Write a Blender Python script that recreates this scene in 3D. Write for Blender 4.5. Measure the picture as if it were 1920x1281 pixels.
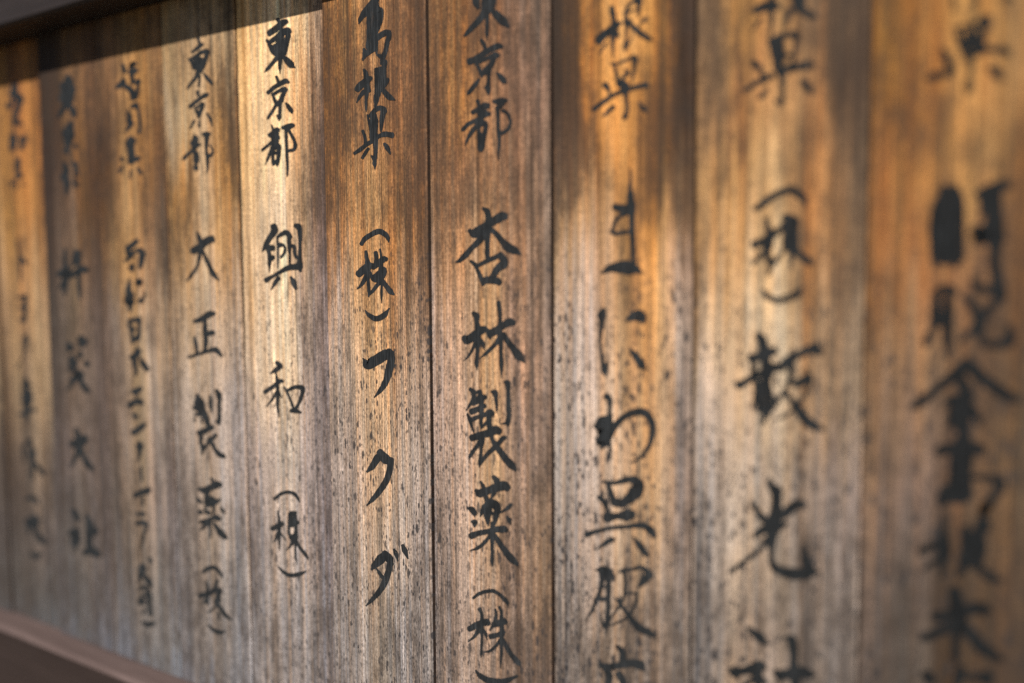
import bpy, math, random
import numpy as np
from mathutils import Matrix, Vector

S = bpy.context.scene
for o in list(bpy.data.objects):
    bpy.data.objects.remove(o)

# ------------------------------------------------------------------ camera
cam_data = bpy.data.cameras.new("camera")
cam = bpy.data.objects.new("camera", cam_data)
S.collection.objects.link(cam)
RIGHT, DOWN, FWD = ((0.814813, 0.579697, -0.005656), (0.038995, -0.064541, -0.997153), (-0.578411, 0.812272, -0.075194))
cam.matrix_world = Matrix((
    (RIGHT[0], -DOWN[0], -FWD[0], 0.53099),
    (RIGHT[1], -DOWN[1], -FWD[1], -0.62631),
    (RIGHT[2], -DOWN[2], -FWD[2], 0.02704),
    (0, 0, 0, 1)))
cam_data.sensor_width = 36
cam_data.lens = 34.032
cam_data.clip_start = 0.01
cam_data.clip_end = 200
cam_data.dof.use_dof = True
cam_data.dof.focus_distance = 0.848
cam_data.dof.aperture_fstop = 1.3
cam_data.dof.aperture_blades = 0
S.camera = cam

# ------------------------------------------------------------------ light
TO_SUN = Vector((0.72, -1.0, 1.05)).normalized()
elev = math.asin(TO_SUN.z)
rot = math.atan2(TO_SUN.x, TO_SUN.y)
world = bpy.data.worlds.new("World")
S.world = world
world.use_nodes = True
wn = world.node_tree
bg = wn.nodes["Background"]
sky = wn.nodes.new("ShaderNodeTexSky")
sky.sky_type = 'NISHITA'
sky.sun_disc = False
sky.sun_elevation = elev
sky.sun_rotation = rot
sky.air_density = 0.7
sky.dust_density = 0.2
wn.links.new(sky.outputs[0], bg.inputs[0])
bg.inputs[1].default_value = 0.05
sun_data = bpy.data.lights.new("sun", 'SUN')
sun_data.energy = 5.0
sun_data.angle = math.radians(0.53)
sun_data.color = (1.0, 0.95, 0.87)
sun = bpy.data.objects.new("sun", sun_data)
sun.rotation_euler = TO_SUN.to_track_quat('Z', 'Y').to_euler()
sun.location = TO_SUN * 6
S.collection.objects.link(sun)
S.view_settings.view_transform = 'Standard'
S.view_settings.look = 'None'
S.view_settings.exposure = 0.34
S.view_settings.gamma = 1
S.cycles.transparent_max_bounces = 24
S.cycles.use_denoising = False

rng = np.random.default_rng(7)

# ------------------------------------------------------------------ measured data
BOARDS = [  # index, left edge, right edge, how far it stands proud (metres)
    (-1, -0.9625, -0.8425, 0),
    (0, -0.8425, -0.7225, 0),
    (1, -0.7225, -0.6022, -0.004),
    (2, -0.6022, -0.4834, 0),
    (3, -0.4834, -0.3601, 0),
    (4, -0.3601, -0.2412, 0),
    (5, -0.2412, -0.119, 0),
    (6, -0.119, 0.0038, 0.004),
    (7, 0.0038, 0.1253, 0.003),
    (8, 0.1253, 0.2431, 0.002),
    (9, 0.2431, 0.3595, 0.004),
    (10, 0.3595, 0.4805, 0.0045),
    (11, 0.4805, 0.6005, 0),
    (12, 0.6005, 0.7205, 0.001),
    (13, 0.7205, 0.8405, 0),
]
TONES = {  # wood colour with corner light falloff painted in (albedo x1000) across each board at a few heights
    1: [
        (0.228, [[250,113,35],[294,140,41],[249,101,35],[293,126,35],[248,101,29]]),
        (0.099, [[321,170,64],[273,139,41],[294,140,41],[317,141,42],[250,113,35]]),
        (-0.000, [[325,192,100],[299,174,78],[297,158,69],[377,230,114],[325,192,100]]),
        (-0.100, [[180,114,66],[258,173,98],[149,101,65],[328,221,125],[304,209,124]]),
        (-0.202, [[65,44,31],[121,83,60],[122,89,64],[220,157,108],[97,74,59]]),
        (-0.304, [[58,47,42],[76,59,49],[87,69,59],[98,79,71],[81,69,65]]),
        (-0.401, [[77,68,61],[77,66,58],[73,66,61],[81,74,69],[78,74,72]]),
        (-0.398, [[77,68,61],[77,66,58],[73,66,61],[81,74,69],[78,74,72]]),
        (-0.414, [[77,74,75],[77,72,71],[73,72,75],[81,81,85],[78,81,89]]),  # lowest rows of the left boards: bluish lens fringe painted into the wood
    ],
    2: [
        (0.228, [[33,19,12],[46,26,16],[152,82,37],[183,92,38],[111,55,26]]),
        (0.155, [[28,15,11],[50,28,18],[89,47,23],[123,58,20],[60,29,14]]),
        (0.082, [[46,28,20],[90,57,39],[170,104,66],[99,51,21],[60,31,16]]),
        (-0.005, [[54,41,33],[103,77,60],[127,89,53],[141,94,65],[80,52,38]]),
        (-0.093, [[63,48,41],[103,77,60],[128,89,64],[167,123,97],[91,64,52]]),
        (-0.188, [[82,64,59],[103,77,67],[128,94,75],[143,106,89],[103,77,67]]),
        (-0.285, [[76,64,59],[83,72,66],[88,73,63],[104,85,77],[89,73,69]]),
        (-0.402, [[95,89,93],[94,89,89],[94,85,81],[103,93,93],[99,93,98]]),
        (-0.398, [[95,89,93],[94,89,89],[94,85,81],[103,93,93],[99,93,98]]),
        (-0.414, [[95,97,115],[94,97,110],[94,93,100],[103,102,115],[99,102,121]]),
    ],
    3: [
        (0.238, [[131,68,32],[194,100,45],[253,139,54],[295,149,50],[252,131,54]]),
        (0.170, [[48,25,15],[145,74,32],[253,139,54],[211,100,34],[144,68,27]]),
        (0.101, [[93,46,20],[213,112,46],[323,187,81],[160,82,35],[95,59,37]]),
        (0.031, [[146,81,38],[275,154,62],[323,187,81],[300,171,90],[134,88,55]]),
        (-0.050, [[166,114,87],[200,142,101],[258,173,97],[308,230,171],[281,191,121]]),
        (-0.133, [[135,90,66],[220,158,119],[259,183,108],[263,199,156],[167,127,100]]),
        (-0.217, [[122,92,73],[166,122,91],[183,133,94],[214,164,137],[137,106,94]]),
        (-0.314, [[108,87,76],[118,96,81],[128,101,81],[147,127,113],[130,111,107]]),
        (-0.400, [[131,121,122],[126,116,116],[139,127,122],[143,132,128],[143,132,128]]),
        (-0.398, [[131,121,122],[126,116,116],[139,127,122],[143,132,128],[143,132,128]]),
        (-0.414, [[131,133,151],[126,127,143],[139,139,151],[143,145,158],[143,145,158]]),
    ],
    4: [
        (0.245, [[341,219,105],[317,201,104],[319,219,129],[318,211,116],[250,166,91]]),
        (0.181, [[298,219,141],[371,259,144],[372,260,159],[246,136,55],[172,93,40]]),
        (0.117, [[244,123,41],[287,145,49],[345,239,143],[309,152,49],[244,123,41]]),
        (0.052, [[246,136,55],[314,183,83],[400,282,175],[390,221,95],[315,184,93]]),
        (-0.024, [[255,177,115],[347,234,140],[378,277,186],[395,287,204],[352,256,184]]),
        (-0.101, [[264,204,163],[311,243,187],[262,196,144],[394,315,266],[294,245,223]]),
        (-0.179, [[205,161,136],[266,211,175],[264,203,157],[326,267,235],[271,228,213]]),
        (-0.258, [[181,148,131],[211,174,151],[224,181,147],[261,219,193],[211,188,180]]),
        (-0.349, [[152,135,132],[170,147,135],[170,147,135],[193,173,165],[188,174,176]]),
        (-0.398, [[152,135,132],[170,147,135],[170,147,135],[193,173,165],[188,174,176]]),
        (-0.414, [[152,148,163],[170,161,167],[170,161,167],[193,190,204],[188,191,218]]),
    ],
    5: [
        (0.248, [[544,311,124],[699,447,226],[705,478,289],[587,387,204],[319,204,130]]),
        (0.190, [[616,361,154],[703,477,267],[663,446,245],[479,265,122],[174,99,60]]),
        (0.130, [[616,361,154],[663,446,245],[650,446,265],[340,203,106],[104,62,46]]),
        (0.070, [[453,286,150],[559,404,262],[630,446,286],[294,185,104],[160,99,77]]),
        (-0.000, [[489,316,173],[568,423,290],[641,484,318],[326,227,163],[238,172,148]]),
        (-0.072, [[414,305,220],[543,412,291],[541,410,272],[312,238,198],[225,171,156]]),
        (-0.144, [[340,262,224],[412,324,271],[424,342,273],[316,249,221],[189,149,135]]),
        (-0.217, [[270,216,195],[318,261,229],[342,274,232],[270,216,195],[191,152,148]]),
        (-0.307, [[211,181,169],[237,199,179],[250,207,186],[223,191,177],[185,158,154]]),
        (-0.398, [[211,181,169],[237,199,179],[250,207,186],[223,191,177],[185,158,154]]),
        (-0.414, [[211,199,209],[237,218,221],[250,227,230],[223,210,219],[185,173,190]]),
    ],
    6: [
        (0.230, [[233,101,32],[255,121,41],[327,172,73],[256,121,50],[179,83,36]]),
        (0.167, [[213,90,26],[180,89,39],[279,141,63],[215,97,40],[148,74,35]]),
        (0.103, [[214,96,32],[257,132,55],[329,188,82],[215,101,40],[147,69,31]]),
        (0.048, [[259,140,71],[378,190,74],[354,196,87],[277,132,48],[180,89,39]]),
        (-0.017, [[345,251,196],[387,234,122],[360,221,113],[333,195,105],[265,166,107]]),
        (-0.083, [[302,230,181],[418,290,195],[395,261,155],[343,232,157],[323,231,175]]),
        (-0.150, [[280,218,185],[378,276,212],[396,262,163],[351,261,199],[303,235,194]]),
        (-0.217, [[238,191,167],[303,234,188],[312,226,160],[305,243,201],[273,218,190]]),
        (-0.296, [[220,187,171],[247,202,175],[235,186,146],[240,201,180],[209,179,164]]),
    ],
    7: [
        (0.213, [[202,97,38],[242,110,39],[204,104,52],[187,104,64],[179,114,78]]),
        (0.155, [[168,85,41],[288,132,43],[246,131,66],[198,104,61],[208,123,83]]),
        (0.096, [[223,109,49],[267,132,63],[292,153,76],[226,123,68],[209,131,87]]),
        (0.037, [[293,162,86],[318,176,90],[346,205,105],[248,143,84],[230,152,105]]),
        (-0.031, [[387,258,189],[383,244,158],[322,190,97],[301,184,124],[234,155,112]]),
        (-0.101, [[366,257,202],[391,266,192],[343,219,123],[259,171,127],[216,146,109]]),
        (-0.162, [[303,221,177],[365,257,196],[346,228,137],[237,160,118],[232,146,90]]),
        (-0.225, [[275,204,167],[337,238,180],[308,212,149],[216,146,109],[254,159,98]]),
        (-0.292, [[223,172,145],[288,212,169],[253,180,137],[198,139,107],[196,133,98]]),
    ],
    8: [
        (0.203, [[40,22,12],[332,140,35],[515,266,90],[428,195,52],[58,28,14]]),
        (0.158, [[52,28,15],[331,132,33],[512,245,71],[228,99,27],[40,20,10]]),
        (0.113, [[112,62,35],[222,99,34],[447,206,61],[178,81,26],[55,28,14]]),
        (0.059, [[271,168,90],[367,205,97],[267,147,61],[478,225,65],[291,160,75]]),
        (0.012, [[352,242,168],[471,326,234],[292,166,77],[484,256,97],[351,234,167]]),
        (-0.042, [[366,281,223],[456,343,280],[323,203,110],[426,238,103],[363,267,206]]),
        (-0.098, [[319,257,213],[398,306,249],[446,306,204],[462,273,133],[290,216,178]]),
        (-0.154, [[285,231,196],[343,267,222],[360,257,174],[352,227,128],[266,200,164]]),
        (-0.211, [[250,206,179],[301,232,191],[286,207,150],[233,170,127],[213,170,142]]),
        (-0.273, [[171,143,127],[213,170,142],[201,150,112],[174,132,105],[153,125,107]]),
    ],
    9: [
        (0.186, [[228,141,77],[336,165,52],[291,164,67],[190,114,61],[89,56,34]]),
        (0.138, [[269,151,72],[286,129,46],[340,185,79],[205,107,47],[74,41,23]]),
        (0.087, [[339,184,74],[421,222,81],[399,250,119],[335,153,52],[156,96,53]]),
        (0.034, [[340,185,79],[488,282,128],[464,318,177],[337,165,62],[155,89,46]]),
        (-0.015, [[411,291,189],[503,342,203],[479,368,248],[295,176,91],[232,152,92]]),
        (-0.065, [[459,356,287],[443,303,190],[416,301,197],[300,193,111],[257,175,111]]),
        (-0.115, [[344,278,235],[421,313,230],[366,282,217],[242,182,140],[243,183,153]]),
        (-0.170, [[250,212,189],[287,220,164],[252,196,149],[210,161,128],[206,167,143]]),
        (-0.233, [[178,153,140],[210,160,124],[196,154,127],[177,147,129],[143,118,104]]),
    ],
    10: [
        (0.168, [[195,87,20],[251,104,26],[321,165,50],[257,141,56],[163,71,21]]),
        (0.125, [[178,75,21],[213,88,23],[320,156,50],[257,146,59],[163,71,22]]),
        (0.079, [[231,92,26],[295,129,37],[278,155,57],[232,103,29],[108,43,12]]),
        (0.033, [[273,116,37],[252,104,36],[199,102,48],[163,71,21],[76,30,9]]),
        (-0.011, [[235,122,53],[279,159,79],[111,63,33],[121,58,24],[59,27,11]]),
        (-0.056, [[238,138,74],[240,150,93],[99,55,31],[99,58,29],[68,33,15]]),
        (-0.101, [[184,112,65],[186,122,91],[99,55,31],[99,61,33],[68,35,18]]),
        (-0.149, [[154,102,75],[127,92,73],[60,38,22],[78,48,28],[72,38,22]]),
        (-0.205, [[102,76,62],[81,64,52],[52,31,17],[56,35,22],[49,29,19]]),
    ],
}
CHARACTERS = [  # board, ink strength, placing on the board, brush strokes (x, y, width)
    (7, 1.00, [0.000218, 0.0005233, -4.904e-06, 0.232709, -7.986e-05, -0.000409], "69,47,75 194,172,138 306,284,156 394,372,62 431,399,10|-6,72,138 -131,247,112 -281,409,94 -381,522,72 -431,569,28|12,-491,88 19,9,100 12,197,60 6,484,62 4,641,15|-231,-303,62 -206,-78,125 -156,28,69|56,-191,250 31,-41,250 -6,72,188 -25,153,112|156,-266,75 131,-66,75|-281,-528,75 294,-641,75|-231,-341,75 231,-416,75"),
    (7, 1.00, [-0.000471, 0.0005262, -4.751e-06, 0.185172, -6.253e-05, -0.0004133], "-101,-517,62 -51,-448,69 -20,-348,62 -14,-304,50|-326,-117,119 -176,-186,106 24,-317,100 199,-398,119 280,-392,75|-176,-104,81 11,-179,69 161,-236,106 211,-229,88|-201,-92,50 -151,-11,52 -101,102,69 -91,158,56|136,-173,94 86,-61,94 -1,52,131 -82,114,69|55,27,75 42,177,62 34,327,75 24,364,131 36,439,75 46,517,10|-139,214,44 -189,289,69 -251,364,81 -326,464,72 -364,492,35|192,89,31 261,164,94 324,239,110 364,271,44"),
    (7, 1.00, [-0.001484, 0.0005282, -4.196e-06, 0.137135, -4.719e-05, -0.0004161], "-157,-541,75 -136,-469,48 -127,-388,52|-254,-325,75 -142,-381,85 -17,-444,125 39,-444,98|-129,-294,88 -17,-294,119 71,-294,69|8,-331,75 -117,-194,106 -242,-150,72 -342,-100,72 -439,0,72 -452,31,22|-142,-94,75 -217,-25,81 -304,94,69 -367,219,40 -399,309,10|-179,-81,69 -42,-119,106 6,-81,75 -11,19,81 -42,169,75 -54,356,56|-129,-56,50 -129,119,60 -117,356,75|-92,81,62 -92,219,106 -98,375,106|133,-531,48 208,-525,106 296,-550,81 383,-541,56|333,-519,75 258,-431,94 208,-394,69|308,-354,60 383,-316,52 439,-219,52 452,-131,52 421,-31,60 333,50,65 246,71,69|214,-406,75 227,-206,56 227,-31,60 246,94,69 246,269,48 233,431,40 233,550,31"),
    (7, 1.00, [-0.000717, 0.0005334, -4.505e-06, 0.04475, -7.281e-06, -0.0004246], "-86,-716,56 -11,-659,106 14,-547,106 2,-422,110 -11,-259,131 -4,-72,90 -4,128,88 2,216,81|-348,-303,69 -248,-259,181 -98,-328,169 52,-434,144 177,-509,156 264,-559,156 327,-553,119|-86,-234,144 -148,-122,119 -298,28,90 -423,166,106 -536,266,72 -617,299,19|52,-322,88 152,-247,85 252,-122,102 377,16,156 489,72,144 577,128,60 617,168,10|-323,278,48 -248,328,65 -198,428,60 -136,566,78 -86,716,69|-198,366,60 -48,291,72 114,216,81 239,153,81|227,153,112 308,253,125 289,328,156 177,428,119 114,541,110 77,578,94|-86,641,106 52,628,131 177,641,131 221,678,106"),
    (7, 1.00, [0.004463, 0.0005346, -5.878e-06, -0.030411, 2.212e-05, -0.0004303], "-384,-520,72 -321,-458,119 -321,-345,81 -296,-208,106 -296,18,106 -302,168,65 -315,418,78 -319,571,10|-559,-45,119 -496,-8,156 -384,-82,144 -246,-182,144 -159,-208,110 -121,-195,69|-334,18,75 -384,142,52 -471,292,41 -569,389,10|-259,-20,75 -196,68,81 -169,182,19|91,-708,75 110,-558,72 122,-370,69 116,-182,98 135,18,85 141,218,65 151,442,78 154,708,10|-71,-120,131 66,-195,131 191,-282,119 291,-332,144 366,-326,110|-109,-182,75 -71,-82,81 -59,-18,19|116,-45,88 16,92,72 -109,218,65 -261,345,10|191,-132,60 241,-20,94 354,130,106 466,280,156 554,380,48 569,418,8"),
    (7, 1.00, [0.000936, 0.0005405, -4.429e-06, -0.100936, 4.901e-05, -0.0004377], "-391,-718,60 -322,-655,98 -322,-555,72 -379,-442,52 -466,-315,20|-254,-655,48 -204,-668,60 -191,-618,60 -254,-542,48|-329,-455,106 -204,-518,98 -129,-555,98 -91,-555,72|-366,-292,110 -254,-330,98 -129,-392,98 -104,-380,60|-198,-680,60 -179,-530,94 -172,-380,94 -172,-230,72 -179,-92,65 -172,20,45|-441,-242,48 -404,-168,65 -372,-55,52 -329,58,40 -319,110,15|-379,-130,72 -229,-192,69 -104,-230,81 -16,-274,110 46,-249,81|-4,-255,106 -29,-168,94 -29,-55,90 9,70,98|-16,-155,48 -104,-55,58 -141,-2,32|21,-655,48 84,-642,102 102,-530,65 115,-380,52 109,-265,10|259,-830,48 315,-805,106 328,-655,70 334,-405,75 340,-205,82 321,-80,90 334,-2,18|321,-80,69 246,-65,28 194,-59,8|-354,208,119 -204,158,119 -29,108,131 96,58,156 165,82,122|-154,220,100 -254,358,65 -329,458,65 -391,558,52 -411,610,15|-166,270,106 -172,408,52 -185,570,65 -204,682,60 -204,764,18|-204,739,18 -141,620,65 -54,508,72 46,408,82 146,308,82 234,208,82 278,195,60|9,132,75 46,258,72 109,358,98 196,470,110 296,608,120 396,708,131 452,782,69 466,830,8"),
    (7, 1.00, [0.00231, 0.0005441, -4.895e-06, -0.178799, 8.229e-05, -0.0004432], "-229,-754,35 -179,-667,65 -148,-529,72 -104,-404,94|-323,-592,60 -242,-542,156 -92,-579,131 58,-629,150 196,-661,169 277,-623,125|14,-839,62 71,-767,106 83,-679,106 21,-529,82 -32,-423,31|-142,-317,75 -92,-254,156 -98,-129,131 -92,-4,72 -79,86,15|-167,-292,72 -204,-179,70 -232,-98,19|-92,-367,131 46,-317,156 89,-254,131 71,-129,95 46,-4,72 -4,71,70|-104,-192,75 -4,-154,62|-473,-267,35 -392,-229,106 -342,-154,98 -342,-94,19|-392,-2,48 -336,11,106 -342,71,60 -348,111,12|343,-314,60 283,-254,69 208,-204,45 118,-152,18|271,-92,35 308,-29,82 336,52,30|-404,271,119 -267,221,94 -92,183,88 83,146,106 208,142,131 264,171,69|-4,21,60 2,171,95 -4,321,70 -7,571,58 -7,721,70 -4,839,19|-42,258,60 -142,383,65 -267,496,58 -367,533,28 -439,561,8|46,258,72 121,383,90 246,558,102 358,696,131 446,783,69 473,831,8"),
    (7, 1.00, [-0.000539, 0.0005501, -1.472e-05, -0.243683, 0.0001081, -0.0004492], "-326,-9,45 -226,-84,60 -89,-134,65 61,-141,60 186,-61,60 261,14,70 311,76,65 326,141,12"),
    (7, 1.00, [0.002577, 0.000549, -5.562e-06, -0.276007, 0.0001221, -0.0004512], "-269,-544,72 -231,-456,52 -225,-306,65 -231,-156,70 -222,-6,40 -231,169,48 -238,294,45 -238,379,8|-462,-169,106 -338,-231,112 -212,-281,112 -125,-288,131 -94,-256,72|-275,-156,94 -362,-31,52 -490,79,15|-200,-156,48 -150,-69,58 -122,41,18|25,-531,40 44,-431,52 25,-306,70 -25,-219,52 -71,-141,28|0,-244,106 88,-269,119 175,-306,119 222,-281,81|100,-575,48 138,-481,48 144,-331,70 150,-131,81 144,44,70 144,231,52 135,419,40 131,575,8|-62,-25,88 38,-44,88 162,-81,88 200,-106,45|125,44,60 38,156,48 -75,250,45 -172,271,20|175,31,52 238,169,75 338,331,82 450,456,94 490,516,25"),
    (7, 1.00, [0.004768, 0.000545, 1.62e-05, -0.307869, 0.0001339, -0.000452], "-390,-102,30 -285,15,95 -110,90,110 140,102,100 390,2,40"),
    (6, 1.00, [0.002267, 0.0006218, -1.026e-05, 0.23233, -8.619e-05, -0.000446], "10,-644,112 22,-544,138 -65,-431,131 -165,-319,119 -252,-194,82 -285,-100,19|10,-531,138 -2,-294,256 -2,-106,256 -28,56,206 -40,206,185 -65,331,169|60,-356,100 129,-331,100 122,-169,82 104,-4,25|-15,206,144 110,131,95 222,69,108 279,69,82|272,56,82 285,131,82 248,256,78 216,406,72 172,531,82 148,644,72|60,481,35 110,506,70 148,519,82|60,156,50 48,331,52 48,456,35|-190,381,48 -165,456,94 -202,569,45 -215,596,12|-165,481,82 -65,419,82 22,356,82"),
    (6, 1.00, [0.003412, 0.0006246, -1.09e-05, 0.1835, -6.805e-05, -0.00045], "-226,-328,40 -189,-241,82 -170,-66,106 -176,97,82 -182,247,48 -182,397,40 -179,466,12|-351,47,106 -314,-3,119 -201,-103,106 -114,-153,95 -86,-166,56|-226,84,70 -301,184,58 -364,299,18|-151,-16,72 -114,84,45|11,-328,75 18,-128,82 18,59,72 11,222,95 -8,372,35 -14,428,8|161,-466,95 149,-316,82 149,-153,82 111,-41,106|86,-328,112 86,-128,112 99,34,95|224,-141,58 186,-66,70 136,9,58|124,34,70 186,122,88 261,197,94 336,234,42 364,249,8|86,72,48 49,147,70 11,222,70"),
    (6, 1.00, [-0.00076, 0.0006279, -1.068e-05, 0.139908, -4.999e-05, -0.0004535], "-50,-423,72 25,-523,82 125,-571,82 200,-536,95 235,-498,58|200,-523,106 169,-398,88 156,-248,65 150,-133,30|-106,-448,28 -81,-323,41 -50,-198,52 -25,2,70|12,-436,110 19,-323,144 12,-161,144 0,-23,131|-194,-146,52 -156,-36,52 -138,89,58|-356,283,52 -250,214,65 -125,114,70 0,39,70 100,-36,65 225,-83,88 356,-61,88|38,-73,106 44,89,88 44,277,70 31,452,70 38,571,18|-88,189,48 -138,264,58 -202,367,50|210,99,45 262,164,82 312,264,45 320,292,12|-25,327,35 25,402,58"),
    (6, 1.00, [-0.000444, 0.0006329, -1.874e-05, 0.054541, -1.353e-05, -0.0004618], "-258,118,70 -186,18,82 -73,-58,82 64,-118,95 177,-70,88 239,5,70 258,82,18"),
    (6, 1.00, [-0.000836, 0.0006374, -1.121e-05, 0.021102, 9.795e-07, -0.0004651], "-178,-466,52 -159,-353,65 -141,-228,94 -134,-78,82 -134,84,52 -122,247,58 -122,387,22|-316,-41,119 -228,-116,131 -116,-191,131 -41,-203,70|-166,-28,70 -228,109,70 -291,197,41 -349,243,12|-116,347,45 -41,272,52 34,172,65 109,97,70|9,-441,70 22,-316,70 9,-203,82|-41,-166,82 59,-241,95 159,-316,106 207,-313,70|91,-503,32 109,-378,35 109,-228,70 109,-41,94 122,147,35 116,334,40 116,503,10|-16,22,95 84,-53,106 159,-116,106 191,-78,58|172,-116,70 159,-28,82 84,47,119|-91,-66,48 -41,59,58 34,72,82|134,59,48 197,172,75 284,284,94 349,337,30"),
    (6, 1.00, [0.000704, 0.0006374, -2.006e-06, -0.011569, 1.323e-05, -0.0004672], "-226,-59,15 -151,34,70 -14,96,95 124,34,95 226,-96,20"),
    (6, 1.00, [-0.000317, 0.0006395, -8.66e-06, -0.065624, 3.259e-05, -0.0004722], "-271,-308,25 -179,-198,180 -29,-270,180 146,-370,180 271,-390,115|209,-428,138 259,-302,130 221,-102,130 159,122,105 71,272,82 -59,428,20"),
    (6, 1.00, [-0.000749, 0.0006451, -1.122e-05, -0.158547, 7.676e-05, -0.000483], "46,-505,65 -29,-375,130 -129,-225,105 -221,-132,35|21,-500,115 121,-375,165 221,-325,115|221,-350,115 209,-175,105 146,25,105 21,225,100 -104,375,75 -221,505,25"),
    (6, 1.00, [0.00695, 0.0006404, -1.313e-05, -0.2456, 0.0001103, -0.0004918], "-29,-450,65 -104,-325,165 -229,-200,115 -284,-120,35|-29,-425,95 46,-325,140 84,-225,90|71,-300,105 46,-125,105 -29,100,115 -129,275,95 -254,425,75 -396,568,20|-191,-138,25 -129,-50,55 -54,50,55|134,-492,40 171,-425,70 211,-282,20|296,-568,55 334,-475,90 396,-332,25"),
    (5, 1.00, [0.000804, 0.0007342, -1.763e-05, 0.235042, -9.694e-05, -0.0004856], "-197,-247,100 -72,-334,106 53,-434,106 128,-466,69|-34,-509,62 28,-347,60 41,-172,82 28,28,106 16,228,70 3,366,58 9,509,12|-197,-72,70 -72,-159,82 53,-259,106 153,-297,95 191,-269,58|166,-284,82 153,-172,82 116,3,82 91,128,70|-243,-124,38 -184,-22,65 -134,91,70 -59,166,58|-147,28,58 -34,-47,70 128,-122,70|-109,103,70 3,53,94 91,3,82|-22,-109,95 3,78,156 3,178,106|-34,191,70 -122,303,58 -222,416,58 -287,488,12|66,178,58 141,266,100 216,341,112 287,394,18"),
    (5, 1.00, [-0.001139, 0.0007381, -1.784e-05, 0.187122, -7.496e-05, -0.0004911], "-58,-419,45 -24,-329,52 -12,-279,52|-218,-116,65 -93,-216,70 32,-291,75 119,-329,88 169,-304,45|-131,-79,52 -18,-141,52 82,-179,82 132,-166,58|-124,-79,41 -99,-4,48 -68,71,58|107,-141,58 57,-54,70 19,46,82 -56,109,70|-81,146,52 -131,234,48 -206,346,48 -233,386,18|13,84,58 9,221,52 7,334,52 -6,419,10|-43,309,28 -6,371,45|123,81,32 169,146,70 219,221,70 233,269,18"),
    (5, 1.00, [-0.004019, 0.0007417, -1.74e-05, 0.139288, -5.752e-05, -0.0004951], "-130,-481,25 -109,-412,35 -102,-362,45|-171,-288,70 -102,-325,94 -28,-388,95 4,-388,58|-115,-225,70 -2,-250,70|-52,-375,106 -52,-250,106 -52,-125,94|-15,-250,58 -102,-175,58 -202,-100,45 -302,-12,52 -310,15,18|-102,-88,70 -152,25,52 -202,150,40 -255,269,10|-115,-25,70 -2,-88,82 22,-50,58|10,-75,70 4,75,65 -21,238,58 -28,294,18|-121,0,58 -109,125,48 -96,262,48|-115,50,52 -2,38,52|-102,225,70 -15,212,70|66,-431,45 160,-438,94 248,-469,82 285,-469,45|148,-388,82 135,-348,45|198,-375,45 235,-300,45 291,-200,52 310,-100,58 285,-25,52 172,2,45|141,-350,48 150,-125,45 158,75,45 166,250,40 166,400,32 160,481,12"),
    (5, 1.00, [-0.003463, 0.0007469, -1.789e-05, 0.038313, -9.197e-06, -0.0005046], "-146,-600,106 -133,-512,119 -208,-400,95 -271,-300,88 -321,-200,70 -367,-122,18|-258,-212,82 -227,-38,70 -227,112,58 -227,269,12|-258,-188,106 -158,-188,94|-221,25,95 -152,-12,70|-71,-400,45 17,-450,70 92,-475,82 167,-388,70|-77,-400,35 -71,-212,35 -64,12,28 -64,194,18|142,-425,82 148,-238,58 154,-50,41 154,125,35|-46,-262,48 29,-238,45 67,-188,41 54,-100,45 -8,-10,40|-52,-225,45 -8,-250,70|252,-602,56 317,-575,95 342,-462,70 342,-238,52 342,-38,58 336,138,106 354,244,38|192,-225,58 236,-212,58 248,-88,52 267,-25,45 317,0,45|-296,425,82 -171,350,58 -21,262,58 117,188,82 267,162,94 367,165,70|-52,375,70 -121,475,58 -198,602,18|177,360,42 229,450,94 267,569,50"),
    (5, 1.00, [-0.005142, 0.0007572, -1.871e-05, -0.088329, 5.47e-05, -0.000519], "-131,-515,65 -56,-452,70 -144,-378,82 -249,-310,20|-144,-320,30 -119,-165,58 -106,85,58 -106,335,45 -89,515,12|-356,35,65 -219,-52,65 -69,-165,70 -6,-165,45|-131,35,45 -219,185,40 -324,315,15|-106,10,45 -31,140,22|14,-58,25 81,60,40 169,285,40 181,385,30|69,10,45 206,-52,58 331,-52,70|356,-40,75 344,85,58 281,260,45 219,360,50|144,385,65 231,385,75 324,415,40"),
    (5, 1.00, [-0.003726, 0.0007645, -3.001e-05, -0.192575, 0.0001029, -0.0005273], "-237,38,55 -122,-54,52 3,-91,52 116,-69,52 191,6,52 237,91,22"),
    (5, 1.00, [-0.000912, 0.0007662, -1.91e-05, -0.232436, 0.0001213, -0.0005295], "-226,-509,28 -208,-384,41 -201,-234,58 -201,-84,58 -201,91,40 -189,234,12|-339,-172,70 -251,-209,95 -151,-259,95 -124,-247,45|-226,-84,58 -276,41,35 -304,94,10|-164,-84,22 -86,32,20|36,-447,119 36,-359,131 36,-259,131|-14,-222,48 111,-284,70 155,-284,58|-20,-222,45 -14,-84,41 24,-9,58 61,41,82|99,-484,41 111,-209,48 111,-22,70 105,166,35 111,353,28 136,509,8|74,66,58 11,153,35 -66,232,18|124,66,48 186,178,48 274,291,58 339,394,22|-1,-9,58 111,-47,70"),
    (5, 1.00, [0.00078, 0.0007605, 8.077e-07, -0.264558, 0.0001366, -0.0005328], "-266,-90,15 -176,15,50 -26,90,65 149,65,65 266,10,20"),
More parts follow.
